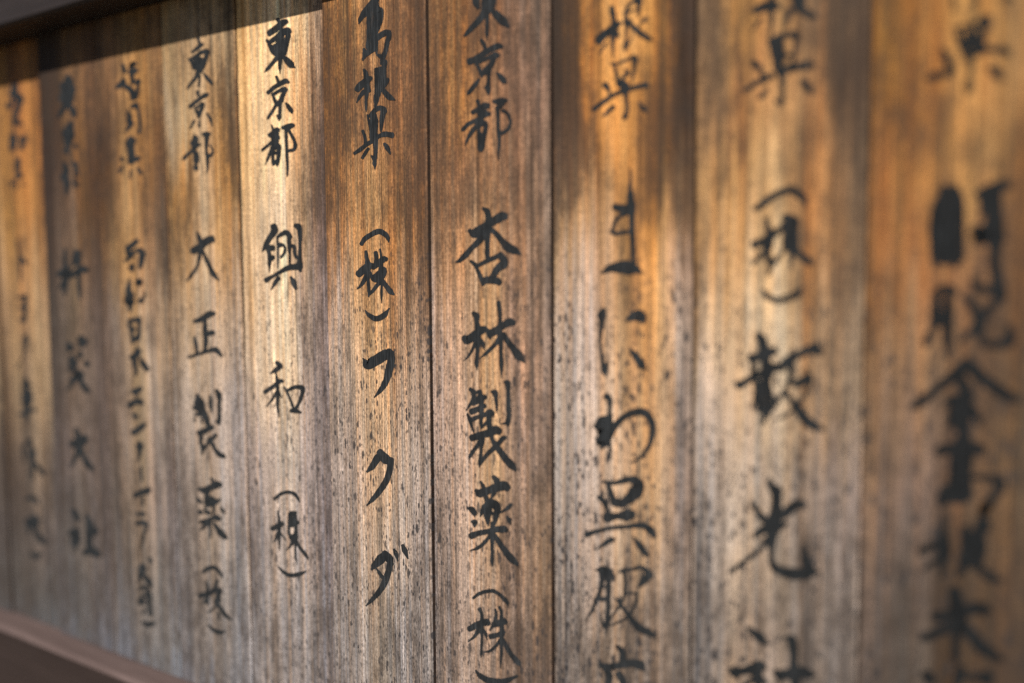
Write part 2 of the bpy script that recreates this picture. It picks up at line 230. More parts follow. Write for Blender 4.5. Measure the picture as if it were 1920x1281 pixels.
    (4, 1.00, [0.003118, 0.0008495, -2.614e-05, 0.233791, -0.0001016, -0.0005234], "-146,-223,38 -71,-282,47 13,-349,55 46,-365,38|-42,-482,33 -13,-399,38|-188,-81,38 -88,-140,47 29,-215,55 129,-240,55|138,-232,63 113,-132,55 88,-31,47 63,69,38|-213,-98,23 -154,-31,47 -113,86,47|-54,-81,96 -13,-31,159 -4,44,142 -13,119,96|-46,152,55 -79,253,43 -154,344,38 -230,453,30 -240,482,8|63,177,23 129,261,47 196,336,47 240,389,15|-4,211,30 -8,319,30 -21,420,27"),
    (4, 1.00, [0.002736, 0.0008514, -2.63e-05, 0.188097, -8.09e-05, -0.0005276], "-68,-349,42 -58,-273,38|-209,-65,55 -109,-148,47 -8,-223,47 92,-282,63 138,-300,18|-109,-31,38 -42,-81,32 25,-123,47|33,-115,47 8,-15,47 -33,52,71 -50,119,55|-109,-23,32 -75,52,38|-125,194,30 -167,269,30 -210,349,20|-33,203,25 -38,307,33|115,65,28 167,161,38 210,290,13"),
    (4, 1.00, [-0.005502, 0.000859, -2.576e-05, 0.145725, -6.268e-05, -0.0005317], "-53,-340,30 -37,-282,63|-37,-290,79 -53,-198,104 -53,-123,88 -87,-56,47|-37,-123,47 59,-167,27|-87,-40,38 -170,10,38 -254,94,47 -281,121,18|-28,-6,71 -20,77,79 -20,161,71|-28,219,42 -24,278,71 -20,311,47|114,-357,47 180,-349,88 230,-365,38|172,-332,71 172,-223,55 172,-56,38 189,111,47 193,236,38 180,365,17|230,-157,18 281,-73,23 281,2,30 214,61,47 189,94,47"),
    (4, 1.00, [-0.002362, 0.0008654, -2.859e-05, 0.040624, -4.796e-06, -0.0005432], "-99,-461,25 -61,-369,55 -24,-219,65 -49,-19,50 -99,181,32 -199,331,45 -304,461,15|-174,-119,95 -49,-181,95 76,-294,95 176,-319,105 209,-294,45|1,-119,40 101,106,50 201,306,65 304,436,20"),
    (4, 1.00, [-0.002231, 0.0008719, -2.77e-05, -0.040162, 3.591e-05, -0.0005508], "-206,-271,40 -69,-309,75 81,-396,90 169,-409,55|6,-321,45 6,-121,65 19,104,65 6,279,45|19,-34,70 156,-59,65|-194,29,40 -169,154,50 -144,329,40|-311,409,38 -144,354,35 81,279,50 206,266,75 311,374,38"),
    (4, 1.00, [0.001655, 0.0008748, -2.548e-05, -0.131093, 7.709e-05, -0.0005584], "-236,-544,50 -203,-394,138 -169,-277,121 -119,-193,96 -77,-110,84 -44,-26,71 -19,49,55|-303,-310,47 -244,-277,47|-278,-177,38 -203,-160,38|-286,-118,22 -278,-35,20|-161,-93,23 -152,-18,22|6,-527,27 15,-410,47 23,-310,42 40,-223,23|122,-623,42 173,-527,75 177,-410,46 173,-243,46 177,-76,50 173,-1,46|123,-43,38 182,-26,47|-228,166,47 -136,157,75 -35,99,68 48,66,63|-211,166,47 -161,258,63 -169,349,47 -136,441,58 -144,571,30|-102,508,13 -69,425,30 -2,333,47 65,266,47 116,206,50|-2,291,71 40,358,47 98,475,47 173,567,68 248,600,63 303,623,17"),
    (4, 1.00, [0.001631, 0.0008805, -2.643e-05, -0.219505, 0.0001257, -0.0005675], "-15,-567,30 19,-471,47|-255,-369,47 -154,-329,86 -32,-379,86 90,-430,101 161,-420,57|-93,-319,86 -103,-237,57|-286,-199,24 -245,-136,57 -194,-106,37|-93,-187,91 -52,-126,167 49,-116,91|-12,-166,76 70,-106,57 143,-158,32|-133,-14,28 -123,67,47 -52,97,57|29,-75,47 29,37,37 19,108,28|-235,65,61 -213,89,61|159,-8,24 201,57,47 234,100,18|-215,270,57 -93,239,57 9,189,47|29,168,57 90,189,83 143,211,51|-42,219,47 -37,392,32 -37,549,28|-93,290,67 -154,351,47 -217,425,22|29,280,37 90,371,57 161,473,86 232,534,76 286,567,22"),
    (4, 1.00, [-0.000628, 0.0008882, -3.615e-05, -0.288976, 0.0001603, -0.0005742], "-187,-17,40 -102,-78,54 -9,-101,54 85,-66,49 143,16,42 187,101,16"),
    (4, 1.00, [0.002055, 0.0008881, -2.78e-05, -0.317968, 0.0001767, -0.0005768], "-171,-360,30 -148,-231,42 -148,-102,54 -148,61,42|-288,-91,66 -183,-114,66 -77,-138,54 -30,-184,66 98,-184,66|-159,-32,42 -255,76,12|40,-372,33 5,-266,42 16,-196,77|75,-196,54 52,-56,66 28,38,66|28,38,66 98,143,49 192,272,54 288,358,30|5,15,54 87,-9,54|-124,225,21 -30,143,21 28,85,33|69,237,28 75,372,16"),
    (4, 1.00, [0.002851, 0.0008794, -1.058e-05, -0.347427, 0.0001913, -0.0005808], "-172,-83,16 -102,1,42 4,71,54 97,83,49 172,57,14"),
    (8, 1.00, [0.003491, 0.0004331, 4.638e-07, 0.198581, -6.174e-05, -0.0003731], "-257,-384,62 -242,-291,78 -223,-166,62 -211,-16,94 -229,159,70 -236,359,42 -236,591,15|-511,247,119 -429,159,106 -279,47,102 -154,-53,94 -77,-93,40|-354,284,25 -429,409,25 -504,537,12|-179,84,70 -127,176,40|108,-466,42 33,-353,42 -4,-241,42 21,-103,78 14,47,32 8,234,38 2,359,62 -4,466,15|21,359,42 83,259,20 121,157,12|121,-466,32 233,-503,106 271,-503,82|258,-491,82 258,-366,50 246,-213,35|46,-278,25 158,-328,20 233,-353,20|21,-91,70 96,-116,58|386,-181,42 321,-116,38 256,-38,18|83,-91,45 196,34,70 308,122,70 421,197,69 511,231,18|196,-591,75 271,-553,75"),
    (8, 1.00, [-7.8e-05, 0.0004361, 1.341e-07, 0.155891, -4.629e-05, -0.0003774], "-169,-464,45 -44,-476,30 131,-551,35 256,-576,70|269,-564,70 256,-414,50 231,-239,35 206,-109,18|-119,-439,32 -81,-264,40 -44,-64,58|81,-364,25 131,-301,58 44,-214,45|6,-114,115 81,-39,115|-294,-76,85 -249,-14,65 -219,61,30 -194,141,20|-524,391,62 -344,261,60 -144,124,55 56,36,65 281,-26,58 456,-64,75 524,-39,30|81,-39,95 106,186,50 119,386,50 81,536,68 46,576,18|-131,336,55 -244,436,50 -324,516,30|339,256,30 419,361,65 474,444,20"),
    (8, 1.00, [0.000538, 0.0004418, 9.21e-07, 0.060678, -6.834e-06, -0.0003846], "162,-978,20 175,-802,25 162,-628,55 175,-452,90 188,-278,115 200,-28,65 212,298,65 230,648,50 250,772,55|-125,-282,85 25,-240,105 200,-228,115|125,-178,70 -50,-78,45 -138,72,40 -175,198,40 -75,222,50 75,198,50 175,185,45|-380,978,25 -200,885,105 0,860,165 150,872,188 275,898,115 380,965,35"),
    (8, 1.00, [0.002207, 0.0004451, 1.115e-06, -0.027982, 1.745e-05, -0.0003939], "-359,-638,50 -396,-532,130 -396,-382,65 -421,-182,45 -421,18,32 -396,268,45 -346,518,80 -321,638,25|-321,568,45 -281,338,18|74,-415,35 166,-482,105 291,-508,155 354,-445,125 379,-365,35|124,88,25 241,242,90 341,392,112 421,498,35"),
    (8, 1.00, [0.002726, 0.0004462, 1.258e-06, -0.091568, 4.177e-05, -0.0003988], "-321,-624,85 -254,-544,70 -254,-344,50 -266,-119,95 -304,106,115 -254,356,40 -241,566,20|-546,-44,40 -416,-144,125 -291,-169,125|-491,-44,95 -366,-44,212 -341,81,200|-416,206,165 -366,256,150 -421,376,35|-291,-144,100 -304,156,140|-241,106,95 -166,-44,90 9,-219,82 209,-306,95 384,-306,100 509,-169,90 546,6,82 509,231,65 409,431,50 284,556,40 129,624,12"),
    (8, 1.00, [1e-06, 0.0004514, -7.504e-07, -0.158728, 6.822e-05, -0.0004031], "-305,-690,38 -100,-660,55 125,-710,82 225,-722,70|250,-710,115 350,-610,140 300,-485,188 175,-360,140 75,-285,115|-225,-635,58 -162,-460,70 -112,-310,90|-100,-298,115 75,-260,105|-405,-402,50 -300,-310,70 -238,-160,58 -225,-10,45|-238,-10,138 -50,-35,80 125,-48,162 238,-60,115|145,-140,60 175,-60,100|-642,320,75 -425,252,50 -175,190,50 125,165,55 425,140,82 575,240,105 642,348,60|-138,402,70 -250,465,65 -430,595,20|258,358,30 375,515,90 500,678,68 542,722,20"),
    (8, 1.00, [0.000714, 0.0004539, 6.422e-07, -0.223056, 8.99e-05, -0.0004088], "-463,-616,30 -333,-616,105 -183,-579,83|-333,-566,95 -358,-341,58 -433,-90,50 -534,135,40 -664,356,13|-208,-566,105 -220,-291,65 -228,60,60 -245,361,70 -271,581,20|-371,286,20 -308,461,55|-358,-291,33 -245,-316,25|-383,-65,58 -245,-65,58|18,-591,50 218,-616,40 393,-641,58 519,-541,83|544,-516,105 443,-416,105 338,-283,38|68,-566,40 93,-391,45 80,-165,40 18,10,40 -83,160,30 -213,341,18|93,-165,30 318,-178,30|-113,-95,23 43,85,50 193,286,65 343,461,105 519,549,93 664,641,25|318,-165,30 281,10,40 193,210,45 43,336,35 -188,441,18"),
    (8, 1.00, [0.002113, 0.0004562, 6.037e-07, -0.275894, 0.0001106, -0.0004154], "-88,-472,50 5,-354,83 18,-179,95|-413,-134,60 -308,-79,93 -58,-104,88 193,-154,105 343,-104,130 413,-21,45|-283,-29,95 -233,96,95 -258,272,83 -333,472,55|-58,46,95 30,197,95 43,347,70"),
    (9, 1.00, [0.003203, 0.0003531, 3.609e-06, 0.189205, -5.405e-05, -0.0003378], "-550,-78,90 -400,-141,125 -238,-178,150 -125,-166,102|-212,-328,82 -225,34,72 -231,247,50 -238,378,25|-438,72,48 -525,209,38 -602,287,15|138,-91,82 75,47,65 62,228,25|275,-316,181 288,-203,156|250,-166,106 375,-66,94 500,9,94 602,24,40|138,-378,75 325,-353,75"),
    (9, 1.00, [7.8e-05, 0.0003553, 4.542e-06, 0.154314, -4.206e-05, -0.00034], "-158,-584,58 -8,-609,82 155,-659,70 305,-672,94 355,-622,82|342,-622,82 318,-472,50 292,-259,50 268,-122,58|-158,-572,58 -108,-422,70 -58,-247,82 -8,-72,106 55,28,119|-8,-509,144 30,-347,125 42,-197,106|55,-272,45 268,-284,45|118,-22,94 305,-59,94 492,-97,106 645,-94,62|80,-9,106 92,178,70 92,366,60 80,553,62 68,672,28|-451,-141,100 -370,-72,70 -320,53,50 -295,128,70|-95,91,70 -270,166,82 -445,253,60 -645,391,55|-70,553,20 5,603,45|428,173,50 530,291,94 636,422,38|-195,341,42 -295,466,69 -350,522,38"),
    (9, 1.00, [0.003161, 0.0003566, -3.314e-06, 0.071094, -1.531e-05, -0.0003455], "-489,178,62 -346,84,94 -184,-41,88 4,-141,82 191,-178,94 354,-78,94 454,47,70 489,103,20"),
    (9, 1.00, [0.004739, 0.0003597, 4.387e-06, 0.040358, -5.431e-06, -0.0003485], "-303,-531,52 -276,-375,70 -238,-200,131 -276,-25,131 -288,125,94 -238,325,70 -257,512,50 -261,562,15|-538,-50,106 -426,-75,94 -288,-125,131 -151,-250,94 -26,-350,70 37,-425,70|-538,0,58 -511,54,28|-401,125,58 -501,250,45 -556,331,45|49,-562,94 137,-500,150 231,-450,131|212,-425,131 212,-225,119 199,-25,131 162,25,150|74,-450,70 74,-100,94 99,0,138|224,38,106 337,162,82 462,250,94 556,331,48|-1,100,45 -101,225,58 -213,325,90|174,100,65 162,250,45 162,431,15"),
    (9, 1.00, [0.004964, 0.0003597, 1.226e-05, 0.010018, 3.121e-06, -0.0003501], "-371,-75,28 -294,44,69 -181,119,75 -56,138,75 106,94,75 269,19,102 356,-69,42 371,-138,10"),
    (9, 1.00, [0.003999, 0.0003616, 5.302e-06, -0.048889, 2.331e-05, -0.0003545], "-426,-881,75 -332,-799,131 -294,-649,131 -269,-462,156|-557,-462,102 -407,-474,106 -219,-549,131 -94,-574,106 -42,-559,52|-257,-399,131 -219,-212,162 -244,-62,119 -294,101,212 -307,288,256 -307,438,256 -344,513,144|-849,11,38 -769,51,125 -657,1,82 -494,-99,94 -344,-162,94 -144,-262,119 31,-274,106 156,-387,131 343,-499,94 531,-587,106 643,-599,175 743,-543,94|-519,-399,58 -482,-187,82 -444,-12,70 -419,163,70|218,-337,94 231,-162,78 181,-12,52 106,126,40 6,301,42 -119,463,65 -244,613,88 -294,701,65 -334,844,25|243,13,65 356,26,106 493,-49,119 568,-87,90|556,-49,82 531,138,45 456,288,45 356,401,65 256,513,42 131,626,30 -94,716,15|106,151,45 193,301,58 318,451,106 418,601,131 531,738,131 656,813,119 781,863,52 849,881,10|516,-267,28 543,-112,42"),
    (9, 1.00, [0.001461, 0.000368, 2.929e-06, -0.147216, 6.277e-05, -0.0003641], "-97,-880,62 -44,-770,94 43,-670,144 56,-508,131 43,-295,144 18,-108,181 -7,80,156 -32,268,119 -32,455,70 -32,618,65 -19,668,78 43,768,106 193,842,131 393,880,156 581,868,162 743,842,106 862,842,22|668,792,144 606,642,112 581,455,81 566,324,40|-359,-426,50 -294,-295,70 -207,-182,94 -107,-120,94|531,-408,112 393,-395,131 243,-270,131 118,-195,106|-347,149,75 -232,68,106 -82,5,144 93,-20,131 233,-60,60|-107,230,82 -207,380,58 -357,505,58 -532,630,55 -732,780,50 -862,860,20"),
    (9, 1.00, [0.000897, 0.000373, 3.885e-06, -0.238515, 9.049e-05, -0.0003731], "-451,-603,38 -332,-509,82 -207,-409,131 -94,-297,65 -27,-268,15|-812,173,38 -682,241,138 -507,216,106 -332,178,156 -207,128,156 -107,166,70|-257,166,144 -244,353,131 -257,603,70|-682,266,82 -629,384,40|-282,328,70 -457,478,58 -619,603,45|-157,378,70 -82,466,58|288,-403,62 381,-347,125 418,-197,119 431,-22,94 431,153,106 456,353,131 456,578,94|101,248,82 256,291,131 443,253,156 606,253,156 756,291,90 812,306,25|143,328,70 197,397,45"),
    (10, 0.75, [-0.005325, 0.0002853, 8.097e-06, 0.154607, -3.759e-05, -0.000304], "325,-459,188 352,-391,131|325,-409,100 288,-209,95 262,-47,88 288,91,100|-230,-328,56 -138,-122,100 -75,41,102 0,228,100 40,322,48|0,-259,75 50,16,112|100,-334,62 162,-109,88 188,116,100|-200,-334,50 25,-384,50 275,-447,62|50,191,62 300,91,75|312,66,95 500,78,70 650,91,106 781,131,56|419,384,69 538,503,125 631,609,69|-492,59,56 -400,203,95 -325,366,95 -312,478,95 -475,541,82 -650,578,95 -781,618,52|62,328,58 38,541,42 12,703,100 6,828,100 0,909,30|-262,-909,62 -250,-703,42|175,-909,55 175,-753,45|762,-859,100 700,-884,70"),
    (10, 1.00, [-0.00026, 0.0002882, 8.696e-06, 0.040164, -7.607e-06, -0.0003097], "-669,-618,131 -681,-242,156 -681,132,144 -700,470,52|-494,-1030,138 -481,-742,300 -481,-368,312 -494,8,312 -494,270,225|-319,-1024,138 -256,-742,169 -256,-242,175 -256,195,181 -294,395,100|119,-924,88 331,-1005,131 531,-1068,144 700,-1095,94|456,-955,131 456,-618,156 444,-368,194 456,-118,206 431,195,125 431,332,125 469,582,138 494,832,162 519,945,175 450,1095,62|244,-868,119 206,-555,58|369,-918,88 369,-592,112 331,-242,138 381,-55,112|81,-242,144 269,-168,231 119,-55,131|6,732,65 144,832,90 331,870,102 519,895,138"),
    (10, 1.00, [-0.001562, 0.0002905, 7.696e-06, -0.006759, 8.874e-06, -0.0003175], "-630,-538,78 -455,-675,78 -292,-638,102 -205,-588,65|-580,-512,106 -592,-275,131 -618,-25,106 -680,162,82 -768,350,90 -795,450,35|-355,-538,119 -342,-212,131 -355,38,131 -368,288,125 -342,538,75 -342,675,32|-555,-212,131 -480,-25,131|-55,-488,70 70,-388,94 158,-238,106 258,-62,144 232,100,131 270,238,94 282,338,70|208,-12,106 120,138,94 -18,238,78 -111,344,45|601,-469,112 470,-312,94 332,-162,119|270,350,70 420,400,78 608,388,90 770,338,138 795,212,112 765,62,65"),
    (10, 1.00, [-0.001539, 0.0002921, 8.563e-06, -0.051091, 2.18e-05, -0.0003188], "11,-606,156 -164,-444,150 -339,-306,125 -539,-156,102 -739,6,112 -914,131,119 -1006,174,52|24,-644,138 186,-519,150 336,-356,140 536,-206,140 711,-81,138 899,19,110 1006,74,32|-76,-356,131 11,-156,150 36,19,162 -26,206,188 -39,394,212 -39,519,188 -1,644,150|-289,69,125 -101,44,150 124,-44,112|-214,269,131 86,219,150 211,269,102|-214,369,125 -270,500,80|199,294,102 274,431,102 289,504,45"),
    (10, 1.00, [0.001906, 0.000292, 8.161e-06, -0.095682, 3.69e-05, -0.0003222], "-75,-744,150 -112,-419,288 -138,-231,275 -150,19,262 -162,206,281|-588,-394,106 -425,-444,131 75,-444,150 238,-406,125 294,-354,45|-412,356,175 -488,469,138 -544,569,65|-238,369,281 -112,344,300|75,94,52 262,94,65 450,106,90 588,206,140 550,344,102 450,494,102 312,631,125 244,744,82|-538,581,90 -362,494,102 -112,456,125 12,444,102"),
    (10, 1.00, [-0.001171, 0.0002956, 8.274e-06, -0.140029, 4.985e-05, -0.000324], "-356,-532,56 -344,-295,75 -331,-82,140 -319,92,175 -344,268,125 -356,455,62 -356,618,40|-762,136,95 -631,55,90 -469,-8,90 -319,-45,119|-444,292,65 -594,380,62 -700,474,42|-269,142,119 -229,224,58|456,-682,112 419,-532,112 394,-358,150|81,-295,106 106,-108,131 131,80,150 94,268,150 31,480,102 -62,599,45|319,-195,175 294,18,238 281,205,225 256,342,175|469,-395,112 484,-276,82|306,392,102 456,542,102 606,630,112 762,682,45"),
    (10, 1.00, [0.000837, 0.000296, 7.577e-06, -0.190022, 6.481e-05, -0.0003285], "-165,-681,125 -115,-556,162 -90,-344,175 -65,-156,212 -90,31,162 -115,281,100 -128,531,100 -128,681,56|-546,-224,90 -415,-181,125 -240,-231,115 10,-281,125 260,-331,150 435,-294,138 525,-279,58|-190,-6,125 -390,81,112 -590,169,110 -748,236,88|60,19,125 198,181,138 360,381,162 560,519,125 748,625,62"),
    (10, 1.00, [-0.001851, 0.0002993, 9.994e-06, -0.221814, 7.374e-05, -0.0003322], "-591,-62,94 -497,31,162 -416,88,82|103,-144,112 66,6,125 28,144,100|128,31,65 378,6,78 591,31,175"),
    (1, 0.80, [-0.000667, 0.001254, -5.5e-05, 0.231708, -0.0001263, -0.000638], "-8,-376,58 -20,-264,78 -58,-151,52|-120,11,58 -132,55,58|55,-139,78 80,-76,78 55,-1,58 42,86,58 5,199,52|-70,-139,35 -58,-26,35|18,249,42 5,349,58 68,361,38 132,376,20|-45,-264,38 -95,-176,38"),
    (1, 0.80, [-0.001306, 0.001255, -5.444e-05, 0.184796, -9.946e-05, -0.0006443], "-84,-141,52 -72,-53,62 -84,34,70 -97,141,50|-134,-91,30 -22,-78,38|-134,22,35 -28,28,35|66,-78,45 116,-53,55 103,22,45 76,116,35|134,-106,38 116,72,28"),
    (1, 0.80, [-0.001822, 0.001262, -5.635e-05, 0.14618, -6.899e-05, -0.000648], "3,-290,41 -1,-211,56 -6,-117,49 3,-42,43 31,33,62|-109,136,43 -130,197,34|-62,98,28 -15,70,34|-34,183,28 -34,290,17|78,164,21 130,215,13"),
    (1, 0.80, [-0.002618, 0.001268, -5.533e-05, 0.040069, -8.127e-06, -0.0006623], "-82,-371,18 -58,-216,25 -32,-16,25 -20,159,20 -32,371,15|-8,-66,30 55,21,42 82,74,15"),
    (1, 0.80, [-0.006931, 0.001278, -5.544e-05, -0.01902, 2.266e-05, -0.0006669], "-62,-194,30 50,-219,38|62,-231,45 62,-6,45 50,219,45|-38,-19,32 50,-31,30|-38,231,35 50,231,35"),
    (1, 0.75, [-0.012895, 0.001304, -5.201e-05, -0.074607, 8.601e-05, -0.0006674], "84,-308,32 94,-237,62 84,-163,39 66,-69,26 47,44,19 -2,161,13|-28,203,11 -94,308,11"),
    (1, 1.00, [-0.003029, 0.001284, -5.677e-05, -0.133045, 9.781e-05, -0.00068], "-30,-396,35 -18,-259,55 -5,-84,70 -5,91,75 -5,266,40 -5,396,20|-92,-259,30 70,-259,30|-80,-134,28 -80,66,28|70,-134,28 70,41,28|-92,-84,25 70,-84,25|-88,66,25 70,54,25|-150,296,32 8,216,32 150,204,32"),
    (1, 0.75, [0.004401, 0.001285, -5.772e-05, -0.208618, 0.0001441, -0.0006857], "-58,-377,19 -185,-237,26 -203,-87,22|-175,-190,21 -185,63,19|-53,-377,26 -16,-190,39 -7,-87,62 -7,44,49 -7,194,39 -7,377,22|-100,-87,26 33,-145,39|31,82,43 106,157,43 171,251,49 203,302,19"),
    (1, 0.70, [-0.003028, 0.001296, -6.889e-05, -0.262321, 0.0001762, -0.0006926], "-116,-6,25 -38,-47,42 62,-34,48 116,47,30"),
    (1, 0.80, [0.003693, 0.001293, -5.948e-05, -0.300295, 0.0001988, -0.0006939], "-152,-178,70 -140,-78,48 -128,54,25|-28,-252,70 -2,-152,78 -78,-102,58|-2,-78,48 35,85,58 122,198,58 178,252,20|-178,-202,38 22,-252,38"),
    (1, 0.80, [0.000296, 0.001293, -4.156e-05, -0.331105, 0.0002181, -0.0006977], "-110,-34,20 -45,21,50 42,34,50 110,-21,15"),
    (2, 1.00, [0.000832, 0.001111, -4.519e-05, 0.226656, -0.0001102, -0.0005991], "-31,-260,58 69,-298,65|-81,-248,45 -68,-160,58|94,-198,58 94,-98,65|-6,-110,102 -6,2,144 -6,90,112 -18,165,70|-56,215,48 -118,315,45 -159,385,18|69,152,38 119,252,58 144,340,48 159,382,15|-6,-348,50 44,-385,40"),
    (2, 1.00, [0.00471, 0.00111, -4.498e-05, 0.180951, -8.6e-05, -0.0006038], "18,-266,48 -20,-172,78 -108,-84,58|-20,-147,90 -32,-22,112 -45,91,70 -58,197,42|90,148,35 120,208,25|-120,253,25 -58,266,58"),
    (2, 1.00, [0.002892, 0.001114, -4.405e-05, 0.13338, -6.63e-05, -0.0006089], "-126,-293,34 -98,-180,56 -108,-87,62 -145,-12,62|-89,-12,49 -80,82,56 -80,194,41 -89,293,17|42,-293,36 81,-263,52|80,-255,28 126,-143,17 145,-49,17|80,82,43 100,143,34|70,-199,21 70,82,21"),
    (2, 1.00, [-0.001274, 0.001129, -4.668e-05, 0.024151, -3.975e-07, -0.0006226], "-144,-459,22 -144,-229,38 -144,21,65 -144,221,50 -156,406,25|-244,9,70 -119,-29,100 -44,46,50 81,-16,40 236,-79,55|-194,171,35 -261,304,15|81,-384,70 69,-254,90 81,-204,70|31,-29,35 156,-91,55 261,-66,45|119,-29,32 119,221,38 144,459,25|31,-229,25 -24,-121,15"),
    (2, 1.00, [4.6e-05, 0.001134, -4.541e-05, -0.082381, 6.304e-05, -0.0006321], "-166,-389,44 -131,-305,73|68,-497,54 103,-410,91 80,-340,44|68,-235,35 56,-141,44|-96,-129,54 -73,-36,89 -37,11,54|159,-28,44 194,13,42|-119,93,54 -61,105,44|21,140,54 44,210,89 -26,245,70 -87,310,56|68,280,44 126,409,54 190,497,49|-96,386,33 -194,484,16"),
    (2, 1.00, [0.002397, 0.001142, -4.811e-05, -0.183493, 0.0001261, -0.0006438], "-106,-389,35 -81,-281,48 -56,-131,60 -81,44,45 -131,194,35 -211,329,22|-169,-106,70 -56,-131,90 56,-194,95 94,-206,45|-31,-31,55 44,144,45 131,294,60 211,389,22"),
    (2, 1.00, [0.002554, 0.001151, -4.747e-05, -0.283697, 0.0001837, -0.0006547], "-222,-437,38 -170,-343,58 -130,-251,45|-270,7,58 -182,-18,78 -132,-43,48|-170,-43,65 -158,107,75 -170,207,58 -182,313,25|-232,107,38 -272,198,15|28,-337,35 80,-193,58 105,-43,88 80,69,58 80,207,58 92,307,65|55,32,58 130,-18,88 208,-46,55|-10,372,45 105,332,88 230,394,65 272,437,25"),
    (3, 0.92, [-0.00053, 0.0009754, -3.416e-05, 0.231735, -0.0001112, -0.0005595], "-88,-304,28 -69,-220,43 -32,-145,28|99,-333,28 62,-267,49 146,-323,36|62,-164,62 137,-183,62 165,-201,43|81,-108,43 90,-23,43 99,52,43|-69,-5,49 -107,61,66 -182,117,49 -212,149,19|-69,52,43 -32,108,43 43,155,62|52,164,58 99,239,71 118,314,62|212,5,43 193,52,36 193,183,28 156,314,36|118,23,28 212,14,36|81,333,43 156,323,36"),
    (3, 0.85, [0.007232, 0.0009706, -3.479e-05, 0.190884, -8.842e-05, -0.0005628], "52,-272,43 61,-215,49|-42,-206,28 33,-244,36|-98,-159,21 -89,-66,43 -42,-28,37|-80,28,56 -52,94,71 -89,178,39 -136,262,19|126,37,21 136,150,22 126,272,26|61,-225,32 108,-94,22 126,37,21"),
    (3, 1.00, [-0.000686, 0.0009841, -3.587e-05, 0.147348, -6.455e-05, -0.0005697], "23,-360,89 0,-302,89 12,-184,73 23,-67,70 12,50,61|12,3,61 105,-9,54 180,-32,30|-164,-49,28 -150,19,33|-141,120,23 -204,232,26|150,174,33 204,254,30|12,202,21 0,360,16"),
    (3, 1.00, [-0.000518, 0.0009892, -3.498e-05, 0.043821, -1.231e-05, -0.0005802], "-110,-131,61 -40,-178,54 54,-260,54 81,-248,26|-122,-119,44 -87,-2,54 -63,33,61|101,-108,44 159,-37,70 148,91,54 124,225,40|-63,9,61 -5,-26,35|-40,180,42 -40,260,59|-159,108,30 -110,80,35|-52,-49,26 89,-96,26"),
    (3, 1.00, [0.001079, 0.0009921, -3.532e-05, 0.000691, 1.12e-05, -0.0005859], "-117,-302,21 -123,-180,44 -141,-87,61 -117,19,89 -164,112,77|23,-227,54 82,-251,54 70,-180,33|152,-63,16 164,19,21 105,101,35|-164,119,77 -94,119,77 -105,201,52 -105,302,28|105,108,52 59,124,35"),
    (3, 1.00, [-0.004162, 0.0009985, -3.435e-05, -0.039499, 3.037e-05, -0.0005898], "-100,-201,28 -82,-84,35 -53,44,33 -29,213,37|-88,-201,35 18,-213,44 88,-213,61|100,-190,40 94,-49,33 82,91,44 76,166,23|-53,-14,35 6,-37,35|-29,150,54 76,126,54"),
    (3, 1.00, [0.003387, 0.0009944, -3.559e-05, -0.072232, 5.305e-05, -0.0005928], "-54,-287,16 -43,-177,54 -90,-83,54 -90,46,49 -66,174,35 -72,287,14|-148,-71,61 -66,-107,61 -5,-191,52|25,-41,33 86,69,61 148,156,49"),
    (3, 1.00, [-0.00426, 0.001005, -3.669e-05, -0.112328, 7.519e-05, -0.0005977], "-60,-95,54 -1,-107,61 83,-156,42|-13,-71,35 -7,16,23|-121,156,70 -48,104,54 57,93,61 121,118,33"),
    (3, 1.00, [-0.000701, 0.001004, -3.572e-05, -0.141265, 9.05e-05, -0.0006027], "-103,-180,28 -71,-105,54 -66,-66,23|-115,180,61 -30,129,54 52,59,54 115,21,23"),
    (3, 1.00, [-0.00341, 0.001011, -3.514e-05, -0.174169, 0.0001212, -0.0006029], "13,-163,54 13,-100,80 13,-18,44 7,64,30 -13,163,19"),
    (3, 1.00, [-0.00063, 0.001007, -3.516e-05, -0.198532, 0.0001205, -0.0006056], "-6,-128,23 -6,-6,30 6,128,19"),
    (3, 1.00, [-0.000993, 0.00101, -3.217e-05, -0.224756, 0.0001329, -0.0006064], "-137,-26,47 -29,-78,54 88,-113,70 137,-150,52|29,4,21 29,150,19"),
    (3, 1.00, [-0.00333, 0.001013, -3.521e-05, -0.263467, 0.0001523, -0.0006129], "-77,-313,35 -5,-319,44 56,-313,33|-89,-133,40 -5,-161,49 77,-126,49 89,-56,26 42,50,26 16,214,28 -2,319,23"),
    (3, 1.00, [-0.000788, 0.001014, -3.548e-05, -0.31037, 0.0001845, -0.0006151], "93,-267,33 121,-196,42|-45,-134,53 -45,-68,89 -60,6,56 -122,191,24|-1,65,45 88,184,56 122,267,30"),
    (3, 1.00, [-0.001095, 0.001018, -3.558e-05, -0.343294, 0.0002017, -0.0006208], "-105,-220,33 -46,-264,39 43,-205,39 73,-71,50 73,92,39 105,264,42|-91,3,77 -53,18,68|-16,166,27 -49,245,19|-76,-101,30 73,-131,36"),
    (3, 1.00, [0.001944, 0.001016, -3.537e-05, -0.368509, 0.0002162, -0.0006224], "-108,-20,24 -1,20,59 108,-5,42"),
]

# ------------------------------------------------------------------ helpers
def tag(o, label=None, cat=None, group=None, kind=None):
    if label: o["label"] = label
    if cat: o["category"] = cat
    if group: o["group"] = group
    if kind: o["kind"] = kind
    return o


def link(name, me, mat=None, parent=None):
    o = bpy.data.objects.new(name, me)
    S.collection.objects.link(o)
    if mat: me.materials.append(mat)
    if parent: o.parent = parent
    return o


LAT = rng.random((64, 512, 512)).astype(np.float32)


